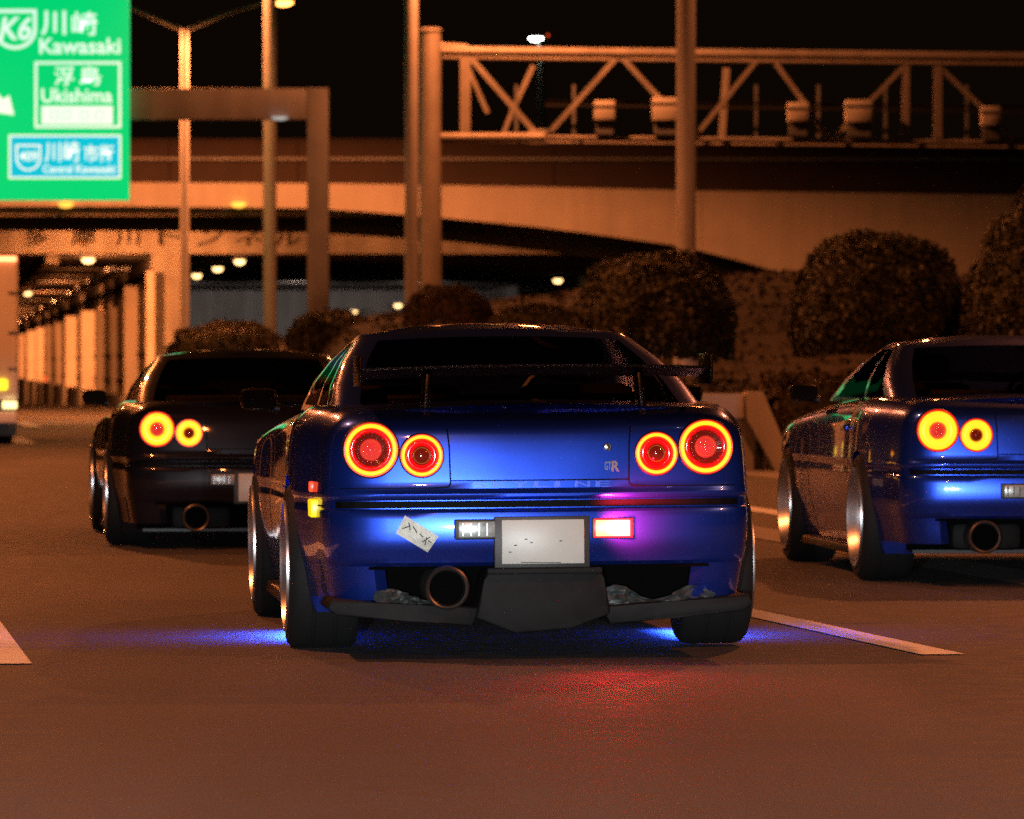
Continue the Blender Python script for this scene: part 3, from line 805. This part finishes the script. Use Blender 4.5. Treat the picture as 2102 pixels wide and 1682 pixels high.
def body_mesh():
    rings = []
    for (z, d, mz) in LEVELS:
        pts = []
        for fx, dy in REAR:
            pts.append((fx * .815 * mz, -1.0 + d * (1 - .5 * fx) + dy, fx))
        for y in SIDE_Y: pts.append((interp(y, W_TAB) * mz, y, None))
        yf = 3.56 - max(0, (z - .5)) * .5 + d * 0.2
        for fx, dy in FRONT: pts.append((fx * .84 * mz, yf - dy, None))
        ring = []
        for x, y, fx in pts:
            zz = max(z, zbottom(x, y, fx))
            if zz > .70:
                zs = interp(y, ZS_TAB); zz = .70 + (zz - .70) * (max(zs, .715) - .70) / .23
            ring.append((x, y, zz))
        rings.append(ring)
    N = len(rings[0])
    bm = bmesh.new(); V = []
    for ring in rings:
        row = [bm.verts.new(p) for p in ring] + [bm.verts.new((-p[0], p[1], p[2])) for p in ring[-2:0:-1]]
        V.append(row)
    n = len(V[0])
    for a, b in zip(V, V[1:]):
        for k in range(n):
            bm.faces.new((a[k], a[(k + 1) % n], b[(k + 1) % n], b[k]))
    def cap(row, crown):
        right = row[:N]; left = [row[0]] + row[:N - 1:-1] + [row[N - 1]]
        fr = (-.6, -.2, .2, .6); rows = []
        for i in range(N):
            l, r = left[i].co, right[i].co
            if i in (0, N - 1): rows.append([right[i]] * 6); continue
            ins = []
            for f in fr:
                p = l.lerp(r, (f + 1) / 2); p.z += crown * (1 - f * f)
                ins.append(bm.verts.new(p))
            rows.append([left[i]] + ins + [right[i]])
        for A, B in zip(rows, rows[1:]):
            for k in range(5):
                q = []
                for v in (A[k], A[k + 1], B[k + 1], B[k]):
                    if v not in q: q.append(v)
                if len(q) > 2: bm.faces.new(q)
    cap(V[-1], .022); cap(V[0], 0.0)
    bmesh.ops.remove_doubles(bm, verts=bm.verts[:], dist=0.0006)
    bmesh.ops.recalc_face_normals(bm, faces=bm.faces[:])
    me = bpy.data.meshes.new('body'); bm.to_mesh(me); bm.free()
    # wheel wells
    tmp = bpy.data.objects.new('tmp', me); COL.objects.link(tmp)
    cut = bmesh.new()
    for yy in (0.0, 2.665):
        for sx in (-1, 1):
            r = bmesh.ops.create_cone(cut, cap_ends=True, segments=40, radius1=.352, radius2=.352, depth=.6)
            for v in r['verts']:
                v.co = Vector((sx * .85 + v.co.z, yy + v.co.x, .325 + v.co.y))
    cm = bpy.data.meshes.new('cut'); cut.to_mesh(cm); cut.free()
    co = bpy.data.objects.new('cut', cm); COL.objects.link(co)
    md = tmp.modifiers.new('b', 'BOOLEAN'); md.operation = 'DIFFERENCE'; md.object = co; md.solver = 'EXACT'
    dg = bpy.context.evaluated_depsgraph_get()
    out = bpy.data.meshes.new_from_object(tmp.evaluated_get(dg))
    bpy.data.objects.remove(tmp); bpy.data.objects.remove(co)
    return out

BODY = body_mesh()
bmt = bmesh.new(); bmt.from_mesh(BODY); BVH = BVHTree.FromBMesh(bmt); bmt.free()
def rear_y(x, z):
    h = BVH.ray_cast(Vector((x, -3, z)), Vector((0, 1, 0)))
    return h[0].y if h[0] is not None else -0.95
def side_x(y, z, s):
    h = BVH.ray_cast(Vector((s * 3, y, z)), Vector((-s, 0, 0)))
    return h[0].x if h[0] is not None else s * .85

def greenhouse():
    """returns dict tag -> (verts, faces) of roof frame and panes"""
    vl = [0, .07, .35, .65, .90, 1.0]
    rear = [(0, 0), (.3, .004), (.6, .016), (.855, .036), (.90, .048), (.945, .075), (.98, .13), (1, .22)]
    side = [.0, .10, .22, .40, .44, .70, .90, .96]
    front = [(1, .18), (.93, .07), (.88, .05), (.5, .015), (0, 0)]
    def ring(v):
        yr = -.36 + 1.14 * v ** 1.05; yf = 2.42 - .92 * v
        w = .735 + (.538 - .735) * v + .035 * math.sin(math.pi * v)
        z = .915 + (1.228 - .915) * v ** .97
        pts = [(fx * w, yr + dy * (1.1 - .4 * v), z + (1 - fx * fx) * .02) for fx, dy in rear]
        y0 = yr + .22 * (1.1 - .4 * v); y1 = yf - .18
        for s in side[1:]: pts.append((w * (1 - .03 * s), y0 + (y1 - y0) * s, z))
        for fx, dy in front: pts.append((fx * w * .97, yf - dy, z + (1 - fx * fx) * .02))
        return pts
    R_ = [ring(v) for v in vl]
    N = len(R_[0]); ir = len(rear)
    quads = {}
    def add(tagname, pts): quads.setdefault(tagname, []).append(pts)
    for j in range(len(vl) - 1):
        for i in range(N - 1):
            glassrow = 1 <= j <= 3
            t = 'frame'
            if glassrow and i < 3: t = 'rear_window'
            elif glassrow and i >= N - 3: t = 'windshield'
            elif glassrow and ir - 1 + 1 <= i < ir - 1 + 3: t = 'quarter'
            elif glassrow and ir - 1 + 4 <= i < ir - 1 + 6: t = 'door'
            for s in (1, -1):
                q = [R_[j][i], R_[j][i + 1], R_[j + 1][i + 1], R_[j + 1][i]]
                q = [(s * p[0], p[1], p[2]) for p in q]
                if s < 0: q = q[::-1]
                add(t if t in ('frame', 'rear_window', 'windshield') else t + ('_r' if s > 0 else '_l'), q)
    topr = R_[-1]
    fr = (-1, -.6, -.2, .2, .6, 1)
    ymin, ymax = topr[0][1], topr[-1][1]
    def roofp(i, f):
        x, y, z = topr[i]
        k = (y - ymin) / (ymax - ymin)
        return (x * f, y, z + (.034 * (1 - f * f) + .012) * math.sin(math.pi * min(1, max(0, k))) ** .6 * (1 if abs(f) < 1 else 0.0))
    for i in range(N - 1):
        for k in range(5):
            add('frame', [roofp(i, fr[k]), roofp(i, fr[k + 1]), roofp(i + 1, fr[k + 1]), roofp(i + 1, fr[k])])
    out = {}
    for t, qs in quads.items():
        bm = bmesh.new()
        for q in qs:
            vs = [bm.verts.new(p) for p in q]
            try: bm.faces.new(vs)
            except ValueError: pass
        bmesh.ops.remove_doubles(bm, verts=bm.verts[:], dist=.0008)
        bmesh.ops.recalc_face_normals(bm, faces=bm.faces[:])
        me = bpy.data.meshes.new(t); bm.to_mesh(me); bm.free(); out[t] = me
    return out
GREEN = greenhouse()

def patch(name, corners, mat_, parent, off=0.003, nu=6, nv=4):
    """a thin sheet laid on the rear of the car; corners in (x, z)"""
    vs, fs = [], []
    c = [Vector(p) for p in corners]
    for j in range(nv + 1):
        for i in range(nu + 1):
            p = c[0].lerp(c[1], i / nu).lerp(c[3].lerp(c[2], i / nu), j / nv)
            vs.append((p.x, rear_y(p.x, p.y) - off, p.y))
    for j in range(nv):
        for i in range(nu):
            a = j * (nu + 1) + i
            fs.append((a, a + 1, a + nu + 2, a + nu + 1))
    return obj(name, vs, fs, mat_, parent, 60)

def line_on_rear(name, pts, w, m, parent, off=0.0015):
    """narrow strip following the rear surface through (x, z) points"""
    vs, fs = [], []
    P = []
    for a, b in zip(pts, pts[1:]):
        n = max(2, int((Vector(b) - Vector(a)).length / .012))
        for k in range(n): P.append(Vector(a).lerp(Vector(b), k / n))
    P.append(Vector(pts[-1]))
    for i, p in enumerate(P):
        d = (P[min(i + 1, len(P) - 1)] - P[max(i - 1, 0)]).normalized(); nn = Vector((-d.y, d.x)) * w / 2
        for s in (-1, 1):
            q = p + nn * s
            vs.append((q.x, rear_y(q.x, q.y) - off, q.y))
        if i: fs.append((2 * i - 2, 2 * i - 1, 2 * i + 1, 2 * i))
    return obj(name, vs, fs, m, parent)

def line_on_side(name, pts, w, m, parent, s, off=0.0015):
    vs, fs = [], []
    P = []
    for a, b in zip(pts, pts[1:]):
        n = max(2, int((Vector(b) - Vector(a)).length / .05))
        for k in range(n): P.append(Vector(a).lerp(Vector(b), k / n))
    P.append(Vector(pts[-1]))
    for i, p in enumerate(P):
        d = (P[min(i + 1, len(P) - 1)] - P[max(i - 1, 0)]).normalized(); nn = Vector((-d.y, d.x)) * w / 2
        for k in (-1, 1):
            q = p + nn * k
            vs.append((side_x(q.x, q.y, s) + s * off, q.x, q.y))
        if i: fs.append((2 * i - 2, 2 * i - 1, 2 * i + 1, 2 * i))
    return obj(name, vs, fs, m, parent)

def wheel(t, x, y, s, rim, lip):
    """s: side the face looks to"""
    rt, wd = .325, .265
    w = lathe('wheel', [(.235, -.12), (.222, -.09), (.205, 0), (.208, .06), (.226, .105), (.240, .130), (.246, .145), (.253, .147), (.255, .139), (.250, .118), (.236, .10), (.24, -.1)], (x, y, rt), (s, 0, 0), lip, t, 48, 40)
    lathe('tyre', [(.238, -.12), (.262, -.135), (.298, -.133), (.318, -.115), (.325, -.085), (.325, -.05), (.318, -.048), (.318, -.036), (.325, -.034), (.325, .034), (.318, .036), (.318, .048), (.325, .05), (.325, .085), (.318, .115), (.298, .133), (.262, .137), (.246, .126)],
          (x, y, rt), (s, 0, 0), M['rubber'], w, 56, 35)
    lathe('brake_disc', [(0, -.02), (.165, -.02), (.165, .0), (.06, .0)], (x, y, rt), (s, 0, 0), M['rim_dark'], w, 32)
    lathe('hub_cap', [(.0, .075), (.03, .07), (.05, .055), (.055, .02)], (x, y, rt), (s, 0, 0), rim, w, 20)
    for k in range(6):
        a = 2 * math.pi * k / 6 + .3
        ca, sa = math.cos(a), math.sin(a)
        def q(r, tt, d): return (x + s * d, y + ca * r - sa * tt, rt + sa * r + ca * tt)
        vs = [q(.03, -.03, .055), q(.03, .03, .055), q(.215, .019, .085), q(.215, -.019, .085), q(.03, -.03, .02), q(.03, .03, .02), q(.215, .019, .05), q(.215, -.019, .05)]
        obj('spoke', vs, [(0, 1, 2, 3), (4, 7, 6, 5), (0, 4, 5, 1), (1, 5, 6, 2), (2, 6, 7, 3), (3, 7, 4, 0)], rim, w)
    return w

def tail_lamp(t, x, z, r, style, big):
    y = rear_y(x, z) - .003
    for dx in (-r, r, 0):
        for dz in (-r, r, 0): 
            if abs(dx) + abs(dz) < 1.5 * r: y = min(y, rear_y(x + dx, z + dz) - .004)
    A = (0, -1, 0); c = (x, y, z)
    lp = lathe('tail_lamp', [(r * 1.10, -.06), (r * 1.10, .0), (r * 1.06, .005), (r * 1.03, .002), (r * .9, -.006), (0, -.008)], c, A, M['plastic'], t, 48, 40)
    def ringm(name, r0, r1, d, m, bulge=.006):
        rm = (r0 + r1) / 2
        return lathe(name, [(r0, d - .004), (r0 + (rm - r0) * .4, d + bulge * .8), (rm, d + bulge), (r1 - (r1 - rm) * .4, d + bulge * .8), (r1, d - .004)], c, A, m, lp, 56, 60)
    if style == 'running':
        ringm('red_halo', r * .985, r * 1.055, .003, M['halo_red'], .003)  # glowing rim stands in for bloom around the lit ring
        ringm('light_ring', r * .83, r * .985, .004, M['ring_yellow'], .008)
        ringm('red_reflector', r * (.62 if big else .47), r * .835, .0, M['red_glow'], .003)
        if big:
            # faceted dark band between reflector and bulb lens
            bm = bmesh.new()
            for k in range(44):
                a0, a1 = 2 * math.pi * k / 44, 2 * math.pi * (k + .62) / 44
                f = [(math.cos(a0) * r * .44, math.sin(a0) * r * .44, .003), (math.cos(a1) * r * .44, math.sin(a1) * r * .44, .003), (math.cos(a1) * r * (.64 + .05 * (k % 3)), math.sin(a1) * r * .66, .007), (math.cos(a0) * r * .64, math.sin(a0) * r * (.64 + .04 * (k % 2)), .007)]
                bm.faces.new([bm.verts.new((x + u, y - d, z + v)) for u, v, d in f])
            from_bm('faceted_band', bm, M['brown_lens'], lp)
            ringm('inner_band', r * .4, r * .62, -.003, M['red_dark'], .003)
            lathe('bulb_lens', [(0, .022), (r * .2, .019), (r * .36, .009), (r * .43, -.004)], c, A, M['red_lens'], lp, 32, 60)
        else:
            lathe('bulb_lens', [(0, .018), (r * .2, .015), (r * .38, .008), (r * .47, -.004)], c, A, M['brown_lens'], lp, 32, 60)
    else:
        ringm('red_halo', r * .96, r * 1.09, .003, M['halo_red'], .003)  # painted bloom rim, wider for the brake lamps
        ringm('light_ring', r * .44, r * .99, .002, M['ring_yellow'], .012)
        lathe('bulb_lens', [(0, .02), (r * .2, .017), (r * .36, .010), (r * .45, -.002)], c, A, M['red_lens' if big else 'brown_lens'], lp, 32, 60)
    return lp

def make_car(label, loc, yaw, paint, roof_paint, drop=0.0, lamp_style='running', wing=False, diffuser=False, details=False, roll=0.0, plate_mat='plate', lip='lip', rimm='rim_dark'):
    t = empty('coupe_car', loc, R(yaw), label, 'car', 'dark sports coupes side by side')
    t.rotation_euler = (0, R(roll), R(yaw))
    b = link_mesh('body', BODY.copy(), M[paint], t, 32)
    parts = [b]
    def ch(o): parts.append(o); return o
    rf = ch(link_mesh('roof', GREEN['frame'].copy(), M[roof_paint], t, 50))
    for key, nm in (('rear_window', 'rear_window'), ('windshield', 'windshield'), ('quarter_r', 'quarter_window'), ('quarter_l', 'quarter_window'), ('door_r', 'door_window'), ('door_l', 'door_window')):
        ch(link_mesh(nm, GREEN[key].copy(), M['glass' if key in ('rear_window', 'windshield') else 'side_glass'], t, 60))
    # roof spoiler lip and drip rails
    if details:
        st_ = ch(box('window_sticker', (-.085, .72, 1.196), (.10, .724, 1.204), mat('sticker_pale', (.25, .12, .08), .6), t))
        box('sticker_line', (-.06, .70, 1.186), (.09, .704, 1.190), mat('sticker_pale'), st_)
    # seats
    for sx in (-.36, .36):
        st = ch(box('seat', (sx - .24, 1.0, .6), (sx + .24, 1.16, 1.02), M['seat'], t, .05))
        box('headrest', (sx - .12, 1.02, 1.03), (sx + .12, 1.12, 1.17), M['seat'], st, .04)
    ch(box('rear_bench', (-.55, .25, .7), (.55, .42, .985), M['seat'], t, .05))
    ch(lathe('steering_wheel', [(.16, -.012), (.175, 0), (.16, .012), (.145, 0), (.16, -.012)], (.36, 1.75, .93), (0, -1, .35), M['plastic'], t, 24))
    # tail lamps
    for s in (-1, 1):
        ch(tail_lamp(t, s * .63, .789, .098, lamp_style, True))
        ch(tail_lamp(t, s * .441, .766, .077, lamp_style, False))
    # boot lid gaps
    for s in (-1, 1):
        ch(line_on_rear('boot_gap', [(s * .345, .868), (s * .338, .80), (s * .335, .66), (s * .345, .648), (s * .40, .645)], .006, M['gap'], t))
        ch(line_on_rear('panel_gap', [(s * .40, .645), (s * .60, .645), (s * .745, .645)], .004, M['gap'], t))
    ch(line_on_rear('boot_gap', [(-.335, .671), (.335, .671)], .005, M['gap'], t))
    ch(line_on_rear('bumper_gap', [(-.76, .583), (0, .583), (.76, .583)], .026, M['gap'], t, .002))
    # plate, its bracket and lamps either side
    yp = rear_y(0, .5)
    brk = ch(box('plate_bracket', (-.178, yp - .006, .345), (.18, yp + .03, .537), M['plastic'], t, .004))
    box('number_plate', (-.151, yp - .016, .36), (.158, yp - .007, .525), M[plate_mat], brk, .003)
    if details:
        pts = [(-.10, .43), (-.06, .452), (-.04, .44), (.07, .445), (-.12, .405)]
        for (px_, pz_) in pts: box('plate_bolt', (px_ - .005, yp - .0175, pz_ - .002), (px_ + .005, yp - .0155, pz_ + .002), M['ink'], brk)
        bar('plate_crease', (-.08, yp - .0165, .366), (.07, yp - .0165, .364), .003, .002, M['ink'], brk)
    for s in (-1, 1):
        x0, x1 = (.197, .338) if s > 0 else (-.318, -.165)
        yy = min(rear_y(x0, .49), rear_y(x1, .49))
        sur = ch(box('lamp_surround', (x0 - .008, yy - .006, .452), (x1 + .008, yy + .05, .528), M['plastic'], t, .006))
        lit = s > 0 and details
        if lit: box('fog_halo', (x0 - .002, yy - .010, .455), (x1 + .002, yy - .0055, .525), mat('fog_halo_glow', (.4, .01, .01), .3, emit=(1.0, .02, .03), estr=2.2), sur, .003)  # glowing border stands in for the red bloom around the lamp
        box('rear_fog_lamp' if s > 0 else 'reverse_lamp', (x0 + .006, yy - .012, .46), (x1 - .006, yy - .005, .52), M['fog_glow'] if lit else M['clear'], sur, .004)
        if not lit:
            for k in range(4):
                box('lens_rib', (x0 + .02 + k * .03, yy - .016, .466), (x0 + .026 + k * .03, yy - .011, .514), M['chrome'], sur)
    for s in (-1, 1):        # lower corner of the bumper, below the openings
        rows = []
        for z in (.225, .25, .30, .3535):
            d = interp(z, [(l[0], l[1]) for l in LEVELS]); mz = interp(z, [(l[0], l[2]) for l in LEVELS]) * (1.0 if z < .35 else .999)
            outer = [(fx * .815 * mz, -1.0 + d * (1 - .5 * fx) + dy, z) for fx, dy in REAR if fx >= .78] + [(interp(y, W_TAB) * mz, y, z) for y in SIDE_Y if y <= -.36]
            inner = [(x * .93, y + .03, z) for x, y, z in reversed(outer)]
            rows.append([(s * x, y, z) for x, y, z in outer + inner])
        vs = [p for r in rows for p in r]; n = len(rows[0]); fs = []
        for j in range(3):
            for k in range(n): fs.append((j * n + k, j * n + (k + 1) % n, (j + 1) * n + (k + 1) % n, (j + 1) * n + k))
        h = n // 2
        for k in range(h - 1): fs.append((k, k + 1, n - 2 - k, n - 1 - k))
        bm = bmesh.new(); bvs = [bm.verts.new(p) for p in vs]
        for f in fs: bm.faces.new([bvs[i] for i in f])
        ch(from_bm('bumper_corner', bm, M[paint], t, 32))
    # underside
    ch(box('floor_pan', (-.7, -.6, .17), (.7, 3.3, .30), M['plastic'], t))
    ch(box('opening_shade', (-.74, -.70, .19), (.74, -.66, .349), M['hole'], t))  # black sheet standing in for shade inside the bumper opening
    ch(box('bumper_liner', (-.64, -.93, .340), (.64, -.66, .3515), M['hole'], t))
    # exhaust
    ex = (-.352, -1.01, .272) if details else (-.40, -.99, .262)
    ch(lathe('exhaust_tip', [(.062, -.06), (.068, -.004), (.075, .0), (.082, -.005), (.083, -.03), (.078, -.35), (.05, -.36)], ex, (0, -1, 0), M['exhaust'], t, 36, 50))
    ch(lathe('exhaust_bore', [(.0645, -.03), (.0635, -.12), (0, -.13)], ex, (0, -1, 0), M['hole'], t, 24))
    ch(tube('exhaust_pipe', [(ex[0], -.66, ex[2]), (ex[0] + .1, .2, .2), (0, 1.2, .19)], .05, M['plastic'], t, 12))
    if diffuser:
        pod = ch(prism('diffuser_pod', [(-.20, .34), (.222, .34), (.235, .30), (.26, .17), (.11, .115), (-.10, .10), (-.25, .16), (-.215, .30)], -1.015, -.62, M['carbon'], t, .012))
        box('pod_shelf', (-.205, -1.04, .322), (.226, -.98, .345), M['carbon'], pod, .006)
        for s in (-1, 1):
            ch(prism('diffuser_blade', [(s * .23, .20), (s * .50, .212), (s * .78, .235), (s * .80, .20), (s * .76, .172), (s * .5, .150), (s * .26, .128)], -.99, -.52, M['carbon'], t, .008))
            # crumpled heat shield behind the opening
            vs, fs = [], []
            xa, xb = (.24, .66) if s > 0 else (-.62, -.38)
            nu, nv = 22, 8
            for j in range(nv + 1):
                for i in range(nu + 1):
                    u = i / nu
                    top_ = .205 + (.072 if s > 0 else .066) * (0.55 + .45 * math.sin(u * (9 if s > 0 else 4.2) + .6) * (1 - .3 * u))
                    vs.append((xa + (xb - xa) * u + rng.normal(0, .004), -.93 + rng.normal(0, .012) - .03 * math.sin(u * 13), .185 + (top_ - .185) * j / nv))
            for j in range(nv):
                for i in range(nu):
                    a = j * (nu + 1) + i
                    fs.append((a, a + 1, a + nu + 2, a + nu + 1))
            ch(obj('heat_shield', vs, fs, M['foil'], t))
    else:
        ch(box('lower_valance', (-.62, -.72, .20), (.62, -.66, .262), M['hole'], t, .02))
        ch(box('silencer', (ex[0] - .14, -.80, .19), (ex[0] + .22, -.3, .33), M['carbon'], t, .04))
    # sides
    for s in (-1, 1):
        ch(line_on_side('door_gap', [(.62, .90), (.60, .75), (.64, .5), (.72, .30), (.75, .22)], .007, M['gap'], t, s))
        ch(line_on_side('door_gap', [(2.02, .86), (2.06, .6), (2.0, .3), (1.95, .22)], .007, M['gap'], t, s))
        ch(line_on_side('bumper_side_gap', [(-.80, .578), (-.60, .575), (-.38, .575)], .006, M['gap'], t, s))
        xs = side_x(.85, .78, s)
        ch(box('door_handle', (xs - .012, .74, .765), (xs + .018, .92, .80), M[paint], t, .008))
        mr = ch(box('door_mirror', (s * .91 - .08, 1.82, .915), (s * .91 + .08, 1.92, 1.01), M['wing_black'], t, .035))
        box('mirror_glass', (s * .91 - .065, 1.812, .925), (s * .91 + .065, 1.819, 1.0), M['gap'], mr)
        tube('mirror_stalk', [(s * .82, 1.88, .92), (s * .92, 1.88, .95)], .022, M['plastic'], mr, 8)
        ch(prism('side_skirt', [(s * .76, .13), (s * .865, .13), (s * .86, .175), (s * .76, .185)], .40, 2.28, M['plastic'], t, .01))
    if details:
        # glowing amber and red patches stand in for reflections on the near rear wing
        for (y0, y1, z0, z1, mm) in ((-.64, -.46, .53, .598, 'amber_reflection'), (-.57, -.535, .625, .665, 'red_spot')):
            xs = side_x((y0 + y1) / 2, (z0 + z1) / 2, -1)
            mk = box('side_reflection_patch', (xs - .012, y0, z0), (xs + .03, y1, z1), M[mm], t, .006); ch(mk)
        # lock barrel, badge and cast lettering
        ch(lathe('boot_lock', [(0, .004), (.009, .004), (.012, .003), (.014, .007), (.016, .002), (.016, -.01)], (.256, rear_y(.256, .792), .792), (0, -1, 0), M['chrome'], t, 20))
        yb = rear_y(.27, .72)
        bd = ch(text_fit('badge', 'GT', .244, .268, .705, .738, yb - .001, mat('badge_black', (.02, .02, .02), .3), t, .02, depth=.005))
        text_fit('badge_letter', 'R', .270, .300, .700, .740, yb - .001, mat('badge_red', (.10, .01, .008), .3), bd, .03, depth=.006)
        for k, c_ in enumerate('SKYLINE'):
            x0 = -.256 + k * .0775
            wl_ = .055 if c_ != 'I' else .02
            ch(text_fit('cast_letter', c_, x0, x0 + wl_, .6445, .666, min(rear_y(x0, .65), rear_y(x0 + wl_, .65), rear_y(x0, .665), rear_y(x0 + wl_, .665)) + .002, mat('letter_blue', (.05, .08, .40), .2, metal=.9, coat=1), t, .01, depth=.010))
        # strip of grey tape with pen marks
        def U(px, py): return ((px - 1101) / 550, 1.1 - (py - 750) / 550)
        tp = ch(patch('tape_strip', [U(803, 1092), U(822, 1056), U(890, 1099), U(868, 1132)][::1], M['tape'], t, .004, 5, 8))
        for strokes in ([(815, 1083), (833, 1077)], [(829, 1070), (832, 1086)], [(838, 1078), (846, 1092)], [(851, 1093), (858, 1101)], [(856, 1111), (873, 1100)], [(866, 1100), (862, 1117)], [(868, 1108), (875, 1112)]):
            line_on_rear('pen_stroke', [U(*p) for p in strokes], .004, M['ink'], tp, .0075)
        # dust, stone chips: small bright specks of film on the bumper
        # blue light strips under the sills
        for s in (-1, 1):
            sx = s * .74
            ld = ch(box('under_glow_strip', (sx - .02, .45, .118), (sx + .02, 1.35, .132), M['blue_led'], t))
            d = bpy.data.lights.new('under_glow', 'AREA'); d.shape = 'RECTANGLE'; d.size = .05; d.size_y = .75; d.spread = R(146); d.energy = 75 if s < 0 else 45; d.color = (.02, .085, 1.0)
            lo = bpy.data.objects.new('under_glow', d); COL.objects.link(lo); lo.parent = t
            lo.location = (sx + s * .02, .85, .108); lo.rotation_euler = (0, R(-20 * s), 0)
        yf_ = rear_y(.27, .49)
        spot_light('fog_beam_and_bloom', (.29, yf_ - .10, .495), (.34, yf_ + .05, .515), 150.0, (1.0, .012, .05), 108, .7, .03, t)  # added spot aimed back at the bumper, imitating the lamp's bloom
        spot_light('fog_beam_and_bloom', (.27, yf_ - .03, .49), (.27, yf_ - 5, -.2), 26.0, (1.0, .02, .02), 70, .9, .03, t)
    if wing:
        wz = 1.085
        prof = [(-.80, .0), (-.70, .012), (-.60, .016), (-.54, .008), (-.52, -.004), (-.60, -.008), (-.72, -.014), (-.80, -.010)]
        vs, fs = [], []
        xs_ = [-.655, -.5, -.25, 0, .25, .5, .655]
        for x in xs_:
            for (y, dz) in prof: vs.append((x, y - .06, wz + dz - .012 * (x / .655) ** 2 + (y + .66) * -.14))
        n = len(prof)
        for i in range(len(xs_) - 1):
            for k in range(n): fs.append((i * n + k, i * n + (k + 1) % n, (i + 1) * n + (k + 1) % n, (i + 1) * n + k))
        fs.append(tuple(range(n))[::-1]); fs.append(tuple(len(vs) - n + k for k in range(n)))
        wg = ch(obj('rear_wing', vs, fs, M['wing_black'], t, 50))
        for s in (-1, 1):
            box('wing_end_plate', (s * .662 - .006, -.89, wz - .06), (s * .662 + .006, -.55, wz + .055), M['wing_black'], wg, .004)
            prism('wing_strut', [(s * .415 - .012, .90), (s * .415 + .012, .90), (s * .40 + .012, wz - .012), (s * .40 - .012, wz - .012)], -.80, -.66, M['wing_black'], wg, .004)
    # lower the sprung body over the wheels
    if drop:
        for p in parts: p.location.z -= drop
    for y in (0.0, 2.665):
        for s in (-1, 1):
            wheel(t, s * .765, y, s, M[rimm], M[lip])
    return t

make_car('metallic blue coupe in the middle with a tall rear wing and a lit fog lamp', (.016, 21.0, 0), 5.5, 'blue_paint', 'blue_paint', lamp_style='running', wing=True, diffuser=True, details=True, roll=-0.45)
make_car('metallic blue coupe at the road edge with glowing brake lamps and no wing', (2.655, 27.5, 0), 4.8, 'blue_paint', 'blue_paint', drop=.012, lamp_style='brake', plate_mat='plate')
make_car('black coupe ahead in the next lane with glowing brake lamps', (-1.59, 32.9, 0), 6.3, 'black_paint', 'black_paint', drop=.07, lamp_style='brake')

# ------------------------------------------------------------------ lorry at the edge of the view
LY = 74.0
tr = empty('box_truck', (ax(40, LY) - 1.02, LY, 0), R(6.5), 'white box truck with a red top marker light, cut by the edge of the view', 'truck')
box('cargo_box', (-1.0, 0, .62), (1.0, 5.0, 2.62), M['truck'], tr, .03)
for s in (-1, 1):
    dr = box('rear_door', (s * .5 - .47, -.03, .68), (s * .5 + .47, -.002, 2.54), M['truck'], tr, .01)
    tube('door_bar', [(s * .2, -.05, .7), (s * .2, -.05, 2.5)], .018, M['chrome'], dr, 8)
    for z in (1.05, 1.55, 2.1):
        box('hinge', (s * .93 - .07, -.05, z - .02), (s * .93 + .07, -.028, z + .02), M['galv_dull'], dr)
    box('top_marker_lamp', (s * .84 - .13, -.06, 2.54), (s * .84 + .13, -.012, 2.60), mat('truck_top_marker', (.6, .1, .05), .3, emit=(1, .22, .08), estr=6), tr, .01)
    box('tail_lamp', (s * .88 - .10, -.08, .50), (s * .88 + .10, -.02, .60), mat('truck_tail_glow', (.6, .4, .1), .3, emit=(1, .75, .3), estr=2.5), tr, .01)
    box('turn_lamp', (s * .78 - .09, -.08, .76), (s * .78 + .07, -.035, .90), mat('truck_turn_glow', (.6, .5, .0), .3, emit=(1, .72, .02), estr=2.0), tr, .02)
    for y in (.9, 3.9):
        lathe('wheel', [(0, .1), (.18, .1), (.2, .12), (.33, .12), (.36, .08), (.36, -.08), (.33, -.12), (.0, -.12)], (s * .82, y, .36), (s, 0, 0), M['rubber'], tr, 28)
    box('mud_flap', (s * .82 - .16, .42, .12), (s * .82 + .16, .44, .5), M['plastic'], tr)
box('rear_bumper', (-.98, -.06, .30), (.98, .06, .46), M['white_box'], tr, .02)
box('chassis', (-.8, .1, .40), (.8, 5.6, .60), M['plastic'], tr)
box('cab', (-.95, 5.1, .45), (.95, 6.6, 2.2), M['truck'], tr, .12)
